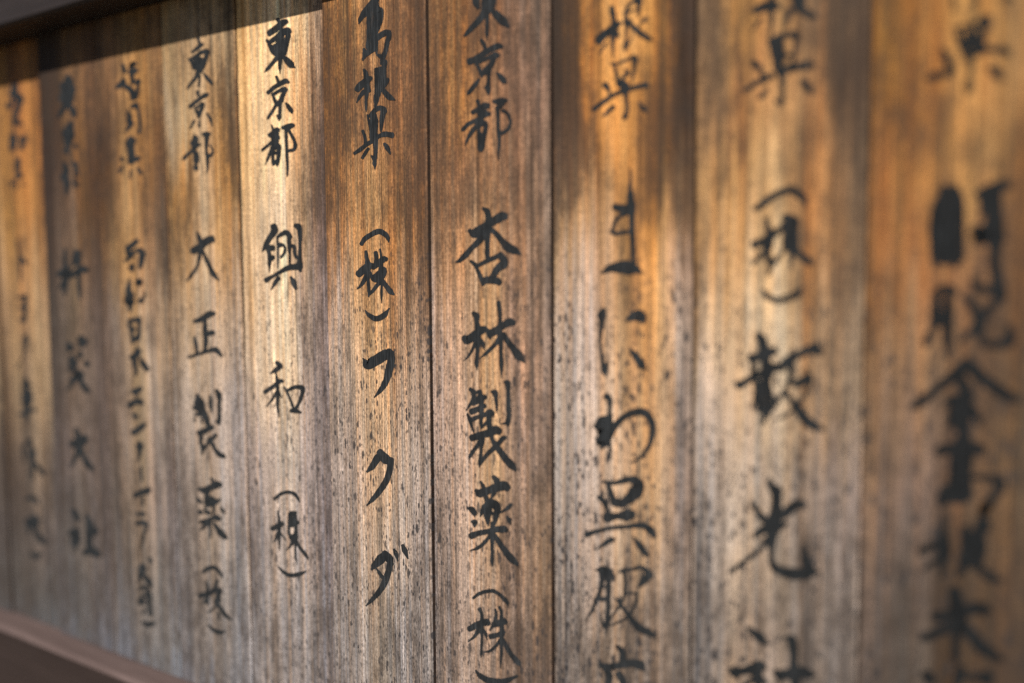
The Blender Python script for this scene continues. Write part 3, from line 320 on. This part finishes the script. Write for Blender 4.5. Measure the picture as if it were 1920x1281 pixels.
def noise(x, z, layer):
    """smooth value noise in -1..1 on numpy arrays"""
    t = LAT[layer % 64]
    xi = np.floor(x).astype(int); zi = np.floor(z).astype(int)
    fx = x - xi; fz = z - zi
    fx = fx * fx * (3 - 2 * fx); fz = fz * fz * (3 - 2 * fz)
    a = t[xi % 512, zi % 512]; b = t[(xi + 1) % 512, zi % 512]
    c = t[xi % 512, (zi + 1) % 512]; d = t[(xi + 1) % 512, (zi + 1) % 512]
    return ((a * (1 - fx) + b * fx) * (1 - fz) + (c * (1 - fx) + d * fx) * fz) * 2 - 1


def smooth(a, b, x):
    t = np.clip((x - a) / (b - a), 0, 1)
    return t * t * (3 - 2 * t)


class Nodes:
    def __init__(self, mat):
        mat.use_nodes = True
        self.t = mat.node_tree
        self.t.nodes.clear()

    def n(self, kind, **kw):
        nd = self.t.nodes.new(kind)
        for k, v in kw.items(): setattr(nd, k, v)
        return nd

    def l(self, a, b): self.t.links.new(a, b)

    def val(self, sock, v):
        if hasattr(v, "is_linked") or isinstance(v, bpy.types.NodeSocket): self.l(v, sock)
        else: sock.default_value = v

    def math(self, op, a, b=0.0, c=0.0, clamp=False):
        nd = self.n("ShaderNodeMath", operation=op, use_clamp=clamp)
        self.val(nd.inputs[0], a); self.val(nd.inputs[1], b); self.val(nd.inputs[2], c)
        return nd.outputs[0]

    def noise(self, vec, scale, detail=2.0, rough=0.5, dist=0.0):
        nd = self.n("ShaderNodeTexNoise")
        self.l(vec, nd.inputs["Vector"])
        nd.inputs["Scale"].default_value = scale
        nd.inputs["Detail"].default_value = detail
        nd.inputs["Roughness"].default_value = rough
        nd.inputs["Distortion"].default_value = dist
        return nd.outputs["Fac"]

    def ramp(self, fac, stops):
        nd = self.n("ShaderNodeValToRGB")
        self.l(fac, nd.inputs[0])
        e = nd.color_ramp.elements
        while len(e) < len(stops): e.new(0.5)
        for i, (p, c) in enumerate(stops):
            e[i].position = p
            e[i].color = (c, c, c, 1) if not hasattr(c, "__len__") else (*c, 1)
        return nd.outputs[0]

    def scalevec(self, vec, sx, sy, sz):
        nd = self.n("ShaderNodeVectorMath", operation='MULTIPLY')
        self.l(vec, nd.inputs[0]); nd.inputs[1].default_value = (sx, sy, sz)
        return nd.outputs[0]

    def mix(self, fac, a, b, blend='MIX'):
        nd = self.n("ShaderNodeMix", data_type='RGBA', blend_type=blend)
        self.val(nd.inputs[0], fac)
        for i, v in ((6, a), (7, b)):
            if isinstance(v, tuple): nd.inputs[i].default_value = (*v, 1)
            else: self.l(v, nd.inputs[i])
        return nd.outputs[2]


# ------------------------------------------------------------------ materials
def grain_coords(N):
    """object coordinates shifted by the board's own seed: x across, z along the grain"""
    tc = N.n("ShaderNodeTexCoord")
    at = N.n("ShaderNodeAttribute", attribute_name="wear")
    sep = N.n("ShaderNodeSeparateColor"); N.l(at.outputs["Color"], sep.inputs[0])
    comb = N.n("ShaderNodeCombineXYZ")
    N.l(N.math('MULTIPLY', sep.outputs[2], 9.0), comb.inputs[0])
    N.l(N.math('MULTIPLY', sep.outputs[2], 23.0), comb.inputs[2])
    add = N.n("ShaderNodeVectorMath", operation='ADD')
    N.l(tc.outputs["Object"], add.inputs[0]); N.l(comb.outputs[0], add.inputs[1])
    N.line_amount = at.outputs["Alpha"]
    return add.outputs[0], sep


def relief(N, v):
    rings = N.noise(N.scalevec(v, 190, 30, 2.2), 1.0, 3, 0.6, 0.4)
    fibre = N.noise(N.scalevec(v, 800, 60, 38), 1.0, 3, 0.65)
    fleck = N.noise(N.scalevec(v, 760, 80, 330), 1.0, 3, 0.7)
    return rings, fibre, fleck


def make_wood():
    m = bpy.data.materials.new("weathered_cedar")
    N = Nodes(m)
    v, sep = grain_coords(N)
    tone = N.n("ShaderNodeAttribute", attribute_name="tone").outputs["Color"]
    rings, fibre, fleck = relief(N, v)
    # growth rings: hard late wood stands darker, soft early wood bleached
    r = N.ramp(rings, [(0.33, 0.60), (0.45, 0.92), (0.55, 1.08), (0.68, 1.45)])
    f = N.ramp(fibre, [(0.30, 0.52), (0.44, 0.92), (0.56, 1.10), (0.70, 1.48)])
    k = N.ramp(fleck, [(0.28, 0.30), (0.42, 0.84), (0.54, 1.10), (0.74, 1.75)])
    # thin, fairly even late-wood lines
    sx = N.n("ShaderNodeSeparateXYZ"); N.l(v, sx.inputs[0])
    warp = N.noise(N.scalevec(v, 55, 0, 2.0), 1.0, 2, 0.5)
    ph = N.math('ADD', N.math('MULTIPLY', sx.outputs[0], 2400.0), N.math('MULTIPLY', warp, 30.0))
    ln = N.math('POWER', N.math('ADD', N.math('MULTIPLY', N.math('SINE', ph), 0.5), 0.5), 4.0)
    lamt = N.ramp(N.noise(N.scalevec(v, 70, 0, 6), 1.0, 2, 0.6), [(0.35, 0.12), (0.65, 0.78)])
    line = N.mix(N.math('MULTIPLY', N.math('MULTIPLY', ln, N.line_amount), lamt), (1.09, 1.09, 1.09), (0.45, 0.40, 0.38))
    c = N.mix(1.0, tone, r, 'MULTIPLY')
    c = N.mix(1.0, c, f, 'MULTIPLY')
    c = N.mix(1.0, c, k, 'MULTIPLY')
    c = N.mix(1.0, c, line, 'MULTIPLY')
    # warm early wood against grey late wood
    hue = N.ramp(N.noise(N.scalevec(v, 260, 30, 3.0), 1.0, 3, 0.6), [(0.36, (0.90, 0.99, 1.11)), (0.5, (1, 1, 1)), (0.66, (1.14, 0.99, 0.84))])
    c = N.mix(1.0, c, hue, 'MULTIPLY')
    # grime: granular blotches that thicken where the board is stained
    g1 = N.noise(N.scalevec(v, 130, 0, 46), 1.0, 6, 0.78)
    g2 = N.noise(N.scalevec(v, 34, 0, 13), 1.0, 3, 0.6)
    g = N.math('ADD', N.math('MULTIPLY', g1, 0.7), N.math('MULTIPLY', g2, 0.45))
    g = N.math('ADD', g, N.math('MULTIPLY', sep.outputs[1], 0.20))
    gm = N.ramp(g, [(0.61, 0.0), (0.74, 1.0)])
    c = N.mix(N.math('MULTIPLY', gm, 0.60), c, (0.042, 0.029, 0.022))
    # mildew: small lens-shaped dark flecks lying along the grain
    for fx, fz, top, st in ((190, 74, 0.42, 0.88), (320, 130, 0.47, 0.88), (560, 215, 0.50, 0.75)):
        vo = N.n("ShaderNodeTexVoronoi", feature='F1')
        N.l(N.scalevec(v, fx, 0.0, fz), vo.inputs["Vector"]); vo.inputs["Scale"].default_value = 1.0
        vo.inputs["Randomness"].default_value = 1.0
        sc = N.n("ShaderNodeSeparateColor"); N.l(vo.outputs["Color"], sc.inputs[0])
        size = N.math('MULTIPLY', N.math('POWER', sc.outputs[0], 1.5), top)
        spot = N.math('SUBTRACT', size, N.math('ADD', vo.outputs["Distance"], N.math('MULTIPLY', N.math('SUBTRACT', fleck, 0.5), 0.35)))
        spot = N.math('MULTIPLY', spot, 8.0, clamp=True)
        big = N.ramp(N.noise(N.scalevec(v, 42, fx, 15), 1.0, 4, 0.65), [(0.30, 0.0), (0.50, 1.0)])
        spot = N.math('MULTIPLY', N.math('MULTIPLY', spot, big), N.math('MULTIPLY', sep.outputs[0], st))
        c = N.mix(spot, c, (0.030, 0.028, 0.030))
    # fine checks: hair cracks along the fibre
    ck = N.noise(N.scalevec(v, 420, 0, 8), 1.0, 2, 0.5)
    crack = N.ramp(ck, [(0.31, 1.0), (0.36, 0.0)])
    c = N.mix(N.math('MULTIPLY', crack, 0.42), c, (0.05, 0.034, 0.027))
    # faint saw marks and pale scratches across the board
    sv = N.noise(N.scalevec(v, 45, 0, 700), 1.0, 2, 0.5)
    scr = N.ramp(sv, [(0.30, 0.86), (0.5, 1.0), (0.70, 1.10), (0.78, 1.35)])
    c = N.mix(N.math('SUBTRACT', 1.45, N.line_amount, clamp=True), c, N.mix(1.0, c, scr, 'MULTIPLY'))
    b = N.n("ShaderNodeBsdfPrincipled")
    N.l(c, b.inputs["Base Color"])
    b.inputs["Roughness"].default_value = 0.78
    b.inputs["Specular IOR Level"].default_value = 0.22
    h = N.math('ADD', N.math('MULTIPLY', rings, 0.9), N.math('ADD', N.math('MULTIPLY', fibre, 0.55), N.math('MULTIPLY', fleck, 0.35)))
    h = N.math('SUBTRACT', h, N.math('MULTIPLY', crack, 0.5))
    h = N.math('SUBTRACT', h, N.math('MULTIPLY', ln, 0.35))
    bp = N.n("ShaderNodeBump")
    bp.inputs["Strength"].default_value = 0.6
    bp.inputs["Distance"].default_value = 0.0007
    N.l(h, bp.inputs["Height"]); N.l(bp.outputs[0], b.inputs["Normal"])
    out = N.n("ShaderNodeOutputMaterial")
    N.l(b.outputs[0], out.inputs[0])
    return m


def make_ink():
    m = bpy.data.materials.new("sumi_ink")
    N = Nodes(m)
    v, sep = grain_coords(N)
    rings, fibre, fleck = relief(N, v)
    at = N.n("ShaderNodeAttribute", attribute_name="ink")
    s2 = N.n("ShaderNodeSeparateColor"); N.l(at.outputs["Color"], s2.inputs[0])
    edge, fade = s2.outputs[0], s2.outputs[1]
    fr = N.math('MULTIPLY', N.math('SUBTRACT', fibre, 0.5), 1.1)
    fl = N.math('MULTIPLY', N.math('SUBTRACT', fleck, 0.5), 0.7)
    e = N.math('ADD', N.math('ADD', edge, fr), fl)
    a = N.n("ShaderNodeMapRange", interpolation_type='SMOOTHSTEP')
    N.l(e, a.inputs[0]); a.inputs[1].default_value = 0.06; a.inputs[2].default_value = 0.42
    # bare pores where the brush skipped the grain
    skip = N.ramp(N.noise(N.scalevec(v, 620, 0, 210), 1.0, 3, 0.6), [(0.66, 1.0), (0.74, 0.35)])
    worn = N.ramp(N.noise(N.scalevec(v, 160, 0, 70), 1.0, 3, 0.65), [(0.34, 0.70), (0.52, 1.0)])
    thin = N.mix(N.math('MULTIPLY', fade, 0.5), worn, (1, 1, 1))
    al = N.math('MULTIPLY', N.math('MULTIPLY', a.outputs[0], skip), N.math('MULTIPLY', fade, thin))
    b = N.n("ShaderNodeBsdfPrincipled")
    col = N.ramp(N.noise(N.scalevec(v, 90, 0, 60), 1.0, 3, 0.6), [(0.3, (0.012, 0.0132, 0.0145)), (0.7, (0.024, 0.0255, 0.027))])
    dim_ink = N.n("ShaderNodeCombineColor")
    for i in range(3): N.l(s2.outputs[2], dim_ink.inputs[i])
    N.l(N.mix(1.0, N.mix(1.0, col, N.ramp(fibre, [(0.3, 0.6), (0.5, 1.0), (0.68, 2.4)]), 'MULTIPLY'), dim_ink.outputs[0], 'MULTIPLY'), b.inputs["Base Color"])
    b.inputs["Roughness"].default_value = 0.68
    b.inputs["Specular IOR Level"].default_value = 0.2
    bp = N.n("ShaderNodeBump")
    bp.inputs["Strength"].default_value = 0.45
    bp.inputs["Distance"].default_value = 0.0005
    N.l(N.math('ADD', rings, N.math('MULTIPLY', fibre, 0.5)), bp.inputs["Height"])
    N.l(bp.outputs[0], b.inputs["Normal"])
    N.l(al, b.inputs["Alpha"])
    out = N.n("ShaderNodeOutputMaterial")
    N.l(b.outputs[0], out.inputs[0])
    return m


def make_plain(name, c0, c1, rough=0.6, spec=0.3, scale=(6, 60, 60), bump=0.3):
    m = bpy.data.materials.new(name)
    N = Nodes(m)
    tc = N.n("ShaderNodeTexCoord")
    n1 = N.noise(N.scalevec(tc.outputs["Object"], *scale), 1.0, 4, 0.6)
    n2 = N.noise(N.scalevec(tc.outputs["Object"], *[s * 6 for s in scale]), 1.0, 3, 0.6)
    f = N.math('ADD', N.math('MULTIPLY', n1, 0.6), N.math('MULTIPLY', n2, 0.4))
    c = N.ramp(f, [(0.32, c0), (0.68, c1)])
    b = N.n("ShaderNodeBsdfPrincipled")
    N.l(c, b.inputs["Base Color"])
    b.inputs["Roughness"].default_value = rough
    b.inputs["Specular IOR Level"].default_value = spec
    bp = N.n("ShaderNodeBump"); bp.inputs["Strength"].default_value = bump; bp.inputs["Distance"].default_value = 0.001
    N.l(n2, bp.inputs["Height"]); N.l(bp.outputs[0], b.inputs["Normal"])
    out = N.n("ShaderNodeOutputMaterial"); N.l(b.outputs[0], out.inputs[0])
    return m


WOOD = make_wood()
INK = make_ink()
RAIL = make_plain("brown_painted_timber", (0.022, 0.016, 0.014), (0.042, 0.030, 0.027), 0.5, 0.35, (4, 120, 120), 0.6)
SILL = make_plain("brown_painted_sill", (0.026, 0.017, 0.0145), (0.045, 0.030, 0.026), 0.55, 0.3, (4, 110, 110), 0.6)
WORN = make_plain("worn_dusty_paint", (0.075, 0.051, 0.046), (0.14, 0.099, 0.091), 0.8, 0.2, (5, 90, 90), 0.6)
DARK = make_plain("dark_backing", (0.02, 0.013, 0.01), (0.035, 0.022, 0.017), 0.9, 0.1)
SOIL = make_plain("packed_earth", (0.05, 0.043, 0.034), (0.10, 0.088, 0.07), 0.95, 0.1, (9, 9, 9), 0.6)

# ------------------------------------------------------------------ the frame
Z_TOP = 0.305      # underside of the top rail
Z_LEDGE = -0.419   # top of the bottom rail


def box_mesh(name, x0, x1, y0, y1, z0, z1, bev=0.003):
    """a timber with bevelled long edges"""
    b = bev
    prof = [(y0 + b, z0), (y1, z0), (y1, z1), (y0 + b, z1), (y0, z1 - b), (y0, z0 + b)]
    xs = [x0, x1]
    v = [(x, y, z) for x in xs for (y, z) in prof]
    n = len(prof)
    f = [tuple(range(n)), tuple(range(2 * n - 1, n - 1, -1))]
    f += [((i + 1) % n, (i + 1) % n + n, i + n, i) for i in range(n)]
    f[0], f[1] = f[0][::-1], f[1][::-1]
    me = bpy.data.meshes.new(name)
    me.from_pydata(v, [], f)
    me.update()
    return me


def post_mesh(name, x0, x1, y0, y1, z0, z1, b=0.003):
    prof = [(x0 + b, y0), (x1 - b, y0), (x1, y0 + b), (x1, y1), (x0, y1), (x0, y0 + b)]
    n = len(prof)
    v = [(x, y, z) for z in (z0, z1) for (x, y) in prof]
    f = [tuple(range(n - 1, -1, -1)), tuple(range(n, 2 * n))]
    f += [(i, (i + 1) % n, (i + 1) % n + n, i + n) for i in range(n)]
    me = bpy.data.meshes.new(name)
    me.from_pydata(v, [], f)
    me.update()
    return me


FX0, FX1 = BOARDS[0][1] - 0.004, BOARDS[-1][2] + 0.004
frame = bpy.data.objects.new("wooden_frame", None)
frame.location = (0, 0, 0)
S.collection.objects.link(frame)
tag(frame, "dark brown painted timber frame whose rails hold the name boards above and below", "frame")
link("top_rail", box_mesh("top_rail", FX0, FX1, -0.046, 0.06, Z_TOP, Z_TOP + 0.11), RAIL, frame)
br = link("bottom_rail", box_mesh("bottom_rail", FX0, FX1, -0.033, 0.06, Z_LEDGE - 0.12, Z_LEDGE, 0.004), SILL, frame)
br.data.materials.append(WORN)                     # dust and rubbed paint on the upward faces
for p in br.data.polygons:
    if p.center.z > Z_LEDGE - 0.003: p.material_index = 1
link("backing_panel", box_mesh("backing_panel", FX0, FX1, 0.014, 0.03, Z_LEDGE + 0.001, Z_TOP - 0.001), DARK, frame)
link("added_sky_shade", box_mesh("added_sky_shade", FX0 - 0.2, FX1 + 0.2, -0.21, 0.24, Z_TOP + 0.20, Z_TOP + 0.225), RAIL, frame)  # unseen board added overhead to keep sky light off the shaded strip
for x in (FX0 - 0.09, FX1):
    link("side_post", post_mesh("side_post", x, x + 0.09, -0.052, 0.066, -1.25, Z_TOP + 0.20), RAIL, frame)

gm = bpy.data.meshes.new("ground")
n = 24
gv = [(-40 + 80 * i / n, -40 + 80 * j / n, -1.25) for j in range(n + 1) for i in range(n + 1)]
gf = [(j * (n + 1) + i, j * (n + 1) + i + 1, (j + 1) * (n + 1) + i + 1, (j + 1) * (n + 1) + i) for j in range(n) for i in range(n)]
gm.from_pydata(gv, [], gf); gm.update()
tag(link("ground", gm, SOIL), kind="structure")

# ------------------------------------------------------------------ the boards
LABELS = {
    -1: "plain weathered board at the far left end of the row, no writing",
    0: "grey weathered board on the left edge, beside the narrow golden board",
    1: "narrow golden brown board with small blurred writing, leftmost lettered one",
    2: "dark brown board with bold widely spaced characters, right of the golden one at far left",
    3: "brown board crowded with a long column of small thin characters",
    4: "tan board with neat black characters and bracketed last sign, left of the palest board",
    5: "palest cream coloured board with a dark stained right edge",
    6: "board with three large angular katakana strokes below a bracketed sign, sharply in focus",
    7: "sharp brown board between two black gaps, densely lettered from top to bottom",
    8: "bright orange and grey board with rounded hiragana and a flat brimmed first sign",
    9: "tan board with bold blurred characters, brackets at its upper middle",
    10: "very blurred board at the right with huge smudged black characters",
    11: "bare board just past the huge smudged characters, right end of the row",
    12: "bare board second from the right end of the row",
    13: "bare board at the right end of the row beside the frame post",
}
SPECK = {1: .25, 2: .25, 3: .4, 4: .6, 5: .85, 6: 1.0, 7: .88, 8: 1.2, 9: 1.2, 10: .9}
LINE = {3: .6, 4: .6, 5: .7, 6: 1.0, 7: .5, 8: .9, 9: .75, 10: .6}
ZLO, ZHI = Z_LEDGE - 0.0, Z_TOP - 0.0


def ink_points(k):
    """where the brush strokes lie on board k (board coordinates)"""
    pts = []
    for kk, fade, aff, text in CHARACTERS:
        if kk != k: continue
        for st in text.split('|'):
            for p in st.split():
                px, py, w = [float(a) / 10 for a in p.split(',')]
                pts.append((aff[0] + aff[1] * px + aff[2] * py, aff[3] + aff[4] * px + aff[5] * py))
    return np.array(pts)


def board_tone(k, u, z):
    """interpolate the board's weathering colours and painted light falloff at across-position u (0..1) and height z"""
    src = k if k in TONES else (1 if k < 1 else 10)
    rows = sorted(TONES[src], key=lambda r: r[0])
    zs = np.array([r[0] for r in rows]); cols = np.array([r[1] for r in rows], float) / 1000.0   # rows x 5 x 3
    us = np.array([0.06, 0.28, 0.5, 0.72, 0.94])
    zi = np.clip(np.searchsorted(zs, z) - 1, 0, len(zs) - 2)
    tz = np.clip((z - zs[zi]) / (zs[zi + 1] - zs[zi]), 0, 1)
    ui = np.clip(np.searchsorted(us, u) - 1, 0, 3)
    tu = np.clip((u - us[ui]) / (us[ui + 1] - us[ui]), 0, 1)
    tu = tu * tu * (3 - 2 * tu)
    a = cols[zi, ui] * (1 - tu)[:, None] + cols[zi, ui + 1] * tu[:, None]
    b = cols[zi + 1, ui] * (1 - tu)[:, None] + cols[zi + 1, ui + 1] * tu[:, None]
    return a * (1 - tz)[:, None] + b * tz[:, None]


def make_board(k, x0, x1, proud):
    gap = {1: 0.002, 2: 0.002, 3: 0.0022, 4: 0.0026, 5: 0.0018, 6: 0.0024, 7: 0.0022, 8: 0.0024, 9: 0.0008}.get(k, 0.0013)
    w = x1 - x0 - gap
    xc = (x0 + x1) / 2
    half = w / 2
    off = x0 + half - xc           # board centred in its slot, gap on its right
    NX, NZ = 46, 190
    e = 0.0011
    xs = np.concatenate([[-half], np.linspace(-half + e, half - e, NX), [half]]) + off
    zs = np.linspace(ZLO + 0.0012, ZHI - 0.0012, NZ)
    X, Z = np.meshgrid(xs, zs)
    ys = np.full(len(xs), 0.0); ys[0] = ys[-1] = e
    wob = 0.00035 * noise(Z * 9, np.full_like(Z, k * 3.3), 3)       # edges are not ruler straight
    X2 = X.copy()
    X2[:, 0] += wob[:, 0]; X2[:, 1] += wob[:, 1]
    wob2 = 0.00035 * noise(Z * 8 + 40, np.full_like(Z, k * 5.1), 4)
    X2[:, -1] += wob2[:, -1]; X2[:, -2] += wob2[:, -2]
    Y = np.tile(ys, (NZ, 1))
    nx = len(xs)
    front = np.stack([X2, Y, Z], -1).reshape(-1, 3)
    back = front.copy(); back[:, 1] = 0.012
    side = front.copy(); side[:, 1] = e + 0.0005
    # back only needs its rim: left and right columns
    li = np.arange(NZ) * nx; ri = li + nx - 1
    V = np.concatenate([front, side[li], side[ri], back[li], back[ri]])
    sl = len(front) + np.arange(NZ); sr = sl + NZ; bl = sr + NZ; br = bl + NZ
    F = []
    for j in range(NZ - 1):
        a = j * nx
        for i in range(nx - 1):
            F.append((a + i, a + i + 1, a + nx + i + 1, a + nx + i))
        F.append((int(sl[j]), a, a + nx, int(sl[j + 1])))
        F.append((int(bl[j]), int(sl[j]), int(sl[j + 1]), int(bl[j + 1])))
        F.append((a + nx - 1, int(sr[j]), int(sr[j + 1]), a + 2 * nx - 1))
        F.append((int(sr[j]), int(br[j]), int(br[j + 1]), int(sr[j + 1])))
    F.append((int(bl[0]), int(bl[-1]), int(br[-1]), int(br[0])))
    F.append((int(bl[-1]), int(sl[-1])) + tuple(range((NZ - 1) * nx, NZ * nx)) + (int(sr[-1]), int(br[-1])))
    F.append((int(br[0]), int(sr[0])) + tuple(range(nx - 1, -1, -1)) + (int(sl[0]), int(bl[0])))
    me = bpy.data.meshes.new("name_board")
    me.from_pydata(V.tolist(), [], F)
    me.update()
    x, z = V[:, 0], V[:, 2]
    u = (x - off) / w + 0.5
    s = k * 17.3
    # colour boundaries wander in streaks that follow the grain
    u2 = u + 0.055 * noise(x * 420 + s, z * 7 + s, k + 5) + 0.045 * noise(x * 90 + s, z * 14, k + 21)
    z2 = z + 0.035 * noise(x * 260 + s, z * 5, k + 9) + 0.02 * noise(x * 700, z * 22 + s, k + 13)
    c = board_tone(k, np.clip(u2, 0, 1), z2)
    m = 1 + 0.20 * noise(x * 330 + s, z * 3.5, k + 30) + 0.13 * noise(x * 110, z * 22 + s, k + 33) + 0.06 * noise(x * 640, z * 60 + s, k + 37)
    c = np.clip(c * m[:, None], 0.008, 0.8)
    P = ink_points(k)
    if len(P):
        # wood close to (and just below) the ink has weathered less: paler and yellower
        h = np.zeros(len(x))
        xw = x + 0.006 * noise(x * 520 + s, z * 4, k + 46)      # the paler strips end in streaks along the grain
        for a, b in P:
            dz = z - b
            dz = np.where(dz < 0, dz * 0.30, dz * 0.55)
            h = np.maximum(h, np.exp(-((xw - a) ** 2 / 0.0075 ** 2 + dz ** 2 / 0.0095 ** 2)))
        h = h * (0.75 + 0.5 * noise(x * 380 + s, z * 12, k + 44))
        c = c * (1 + np.clip(h, 0, 1)[:, None] * np.array([0.22, 0.15, 0.07]))
    c = np.clip(c, 0.008, 0.75)
    lum = c @ np.array([0.25, 0.6, 0.15])
    nf = len(front)
    c[nf:] = c[nf:] * 0.05 + (0.012, 0.004, 0.002)                                  # side edges taken down to near black so the gaps read dark
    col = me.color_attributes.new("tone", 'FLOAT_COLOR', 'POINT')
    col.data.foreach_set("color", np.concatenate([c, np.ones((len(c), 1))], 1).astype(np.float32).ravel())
    sp = SPECK.get(k, .4) * (1 - smooth(-0.06, 0.10, z + 0.04 * noise(x * 60, z * 9, k + 40)))
    sp = np.maximum(sp, 0.12 * SPECK.get(k, .4))
    wr = np.stack([sp, (1 - smooth(0.07, 0.30, lum)) * (0.45 if k in (1, 2, 3, 10) else 0.8), np.full_like(sp, (k + 2) / 17.0), np.full_like(sp, LINE.get(k, .7))], 1)
    ca = me.color_attributes.new("wear", 'FLOAT_COLOR', 'POINT')
    ca.data.foreach_set("color", wr.astype(np.float32).ravel())
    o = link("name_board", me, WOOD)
    o.location = (xc, -proud, 0)
    tag(o, LABELS[k], "name board", "name boards side by side in the frame")
    return o


def catmull(P, step):
    """smooth curve through stroke points (x, y, w)"""
    P = np.array(P, float)
    if len(P) == 1: P = np.concatenate([P, P + [[0.5, 0.5, 0]]])
    E = np.concatenate([[2 * P[0] - P[1]], P, [2 * P[-1] - P[-2]]])
    out = []
    for i in range(1, len(E) - 2):
        a, b, c, d = E[i - 1], E[i], E[i + 1], E[i + 2]
        n = max(2, int(np.hypot(*(c - b)[:2]) / step))
        t = (np.arange(n) / n)[:, None]
        q = 0.5 * (2 * b + (c - a) * t + (2 * a - 5 * b + 4 * c - d) * t ** 2 + (3 * b - a - 3 * c + d) * t ** 3)
        q[:, 2] = b[2] + (c[2] - b[2]) * (t[:, 0] ** 2 * (3 - 2 * t[:, 0]))
        out.append(q)
    out.append(P[-1:])
    return np.concatenate(out)


def stroke_ribbon(P, rnd, full=0.55):
    """outline a brush stroke: returns rows of points across it and the edge weight of each column"""
    q = catmull(P, 1.6)
    d = np.gradient(q[:, :2], axis=0)
    d /= np.maximum(np.hypot(d[:, 0], d[:, 1]), 1e-6)[:, None]
    # rounded brush ends
    head, tail = [], []
    for f, wf in ((0.42, 0.35), (0.33, 0.68), (0.18, 0.9)):
        head.append(np.array([*(q[0, :2] - d[0] * q[0, 2] * f), q[0, 2] * wf]))
        tail.append(np.array([*(q[-1, :2] + d[-1] * q[-1, 2] * f), q[-1, 2] * wf]))
    d = np.concatenate([[d[0]] * 3, d, [d[-1]] * 3])
    end = np.concatenate([[0.25, 0.7, 1.0], np.ones(len(q)), [1.0, 0.7, 0.25]])
    q = np.concatenate([head, q, tail[::-1]])
    nrm = np.stack([-d[:, 1], d[:, 0]], 1)
    L = np.cumsum(np.hypot(*np.diff(q[:, :2], axis=0, prepend=q[:1, :2]).T))
    hw = q[:, 2] / 2
    s0 = rnd.random() * 200
    ja = 0.35 * noise(L / 2.2 + s0, L * 0 + 3.5, 50) + 0.35 * noise(L / 6 + s0, L * 0 + 9.5, 51)
    jb = 0.35 * noise(L / 2.2 + s0, L * 0 + 23.5, 52) + 0.35 * noise(L / 6 + s0, L * 0 + 29.5, 53)
    ha = hw + 0.55 + ja * np.minimum(1, hw / 2); hb = hw + 0.55 + jb * np.minimum(1, hw / 2)
    cols, wts = [], []
    for t, e in ((-1, 0.0), (-0.72, full), (-0.35, 1.0), (0.35, 1.0), (0.72, full), (1, 0.0)):
        # keep a soft rim about one unit wide whatever the stroke's width
        rim = np.minimum(1.0, 1.3 / np.maximum(hw, 0.4))
        tt = t if abs(t) == 1 else np.sign(t) * (1 - rim * (1 - abs(t)))
        h = ha if t < 0 else hb
        cols.append(q[:, :2] + nrm * (h * tt)[:, None])
        wts.append(np.full(len(q), e) * end)
    return np.stack(cols, 1), np.stack(wts, 1)


BOLD = {1: 1.9, 2: 2.1, 3: 1.9, 4: 1.45, 5: 1.15, 6: 1.06, 7: 1.06, 8: 1.45, 9: 1.5, 10: 1.6}
INK_DIM = {9: 0.75, 10: 0.5}     # heavier ink, with the weaker light at the right painted in


def make_character(board, k, fade, aff, text, rnd):
    bold = BOLD.get(k, 1.0)
    full = 0.95 if k in (1, 2, 3, 9, 10) else 0.55
    fade = min(1.0, fade + 0.2)
    V, F, W = [], [], []
    base = 0
    for si, st in enumerate(text.split('|')):
        P = [tuple(float(a) / 10 for a in p.split(',')) for p in st.split()]
        R, w = stroke_ribbon([(a, b, c * bold) for a, b, c in P], rnd, full)
        n, m = R.shape[:2]
        px, py = R[..., 0].ravel(), R[..., 1].ravel()
        X = aff[0] + aff[1] * px + aff[2] * py
        Z = aff[3] + aff[4] * px + aff[5] * py
        Y = np.full_like(X, -(0.00022 + si * 0.000012))      # each stroke lies over the one before
        V.append(np.stack([X, Y, Z], 1)); W.append(w.ravel())
        for j in range(n - 1):
            for i in range(m - 1):
                a = base + j * m + i
                F.append((a, a + 1, a + m + 1, a + m))
        base += n * m
    V = np.concatenate(V); W = np.concatenate(W)
    keep = (V[:, 2] < ZHI - 0.004) & (V[:, 2] > ZLO + 0.003)
    F = [f for f in F if all(keep[i] for i in f)]
    if not F: return
    used = sorted({i for f in F for i in f}); re = {i: j for j, i in enumerate(used)}
    F = [tuple(re[i] for i in f) for f in F]; V = V[used]; W = W[used]
    me = bpy.data.meshes.new("painted_character")
    me.from_pydata(V.tolist(), [], F); me.update()
    ca = me.color_attributes.new("ink", 'FLOAT_COLOR', 'POINT')
    ca.data.foreach_set("color", np.stack([W, np.full_like(W, fade), np.full_like(W, INK_DIM.get(k, 1.0)), W * 0 + 1], 1).astype(np.float32).ravel())
    wa = me.color_attributes.new("wear", 'FLOAT_COLOR', 'POINT')
    wa.data.foreach_set("color", np.stack([W * 0, W * 0, np.full_like(W, (k + 2) / 17.0), W * 0 + 1], 1).astype(np.float32).ravel())
    return link("painted_character", me, INK, board)


made = {}
for k, x0, x1, proud in BOARDS:
    made[k] = make_board(k, x0, x1, proud)
rnd = random.Random(3)
for k, fade, aff, text in CHARACTERS:
    make_character(made[k], k, fade, aff, text, rnd)
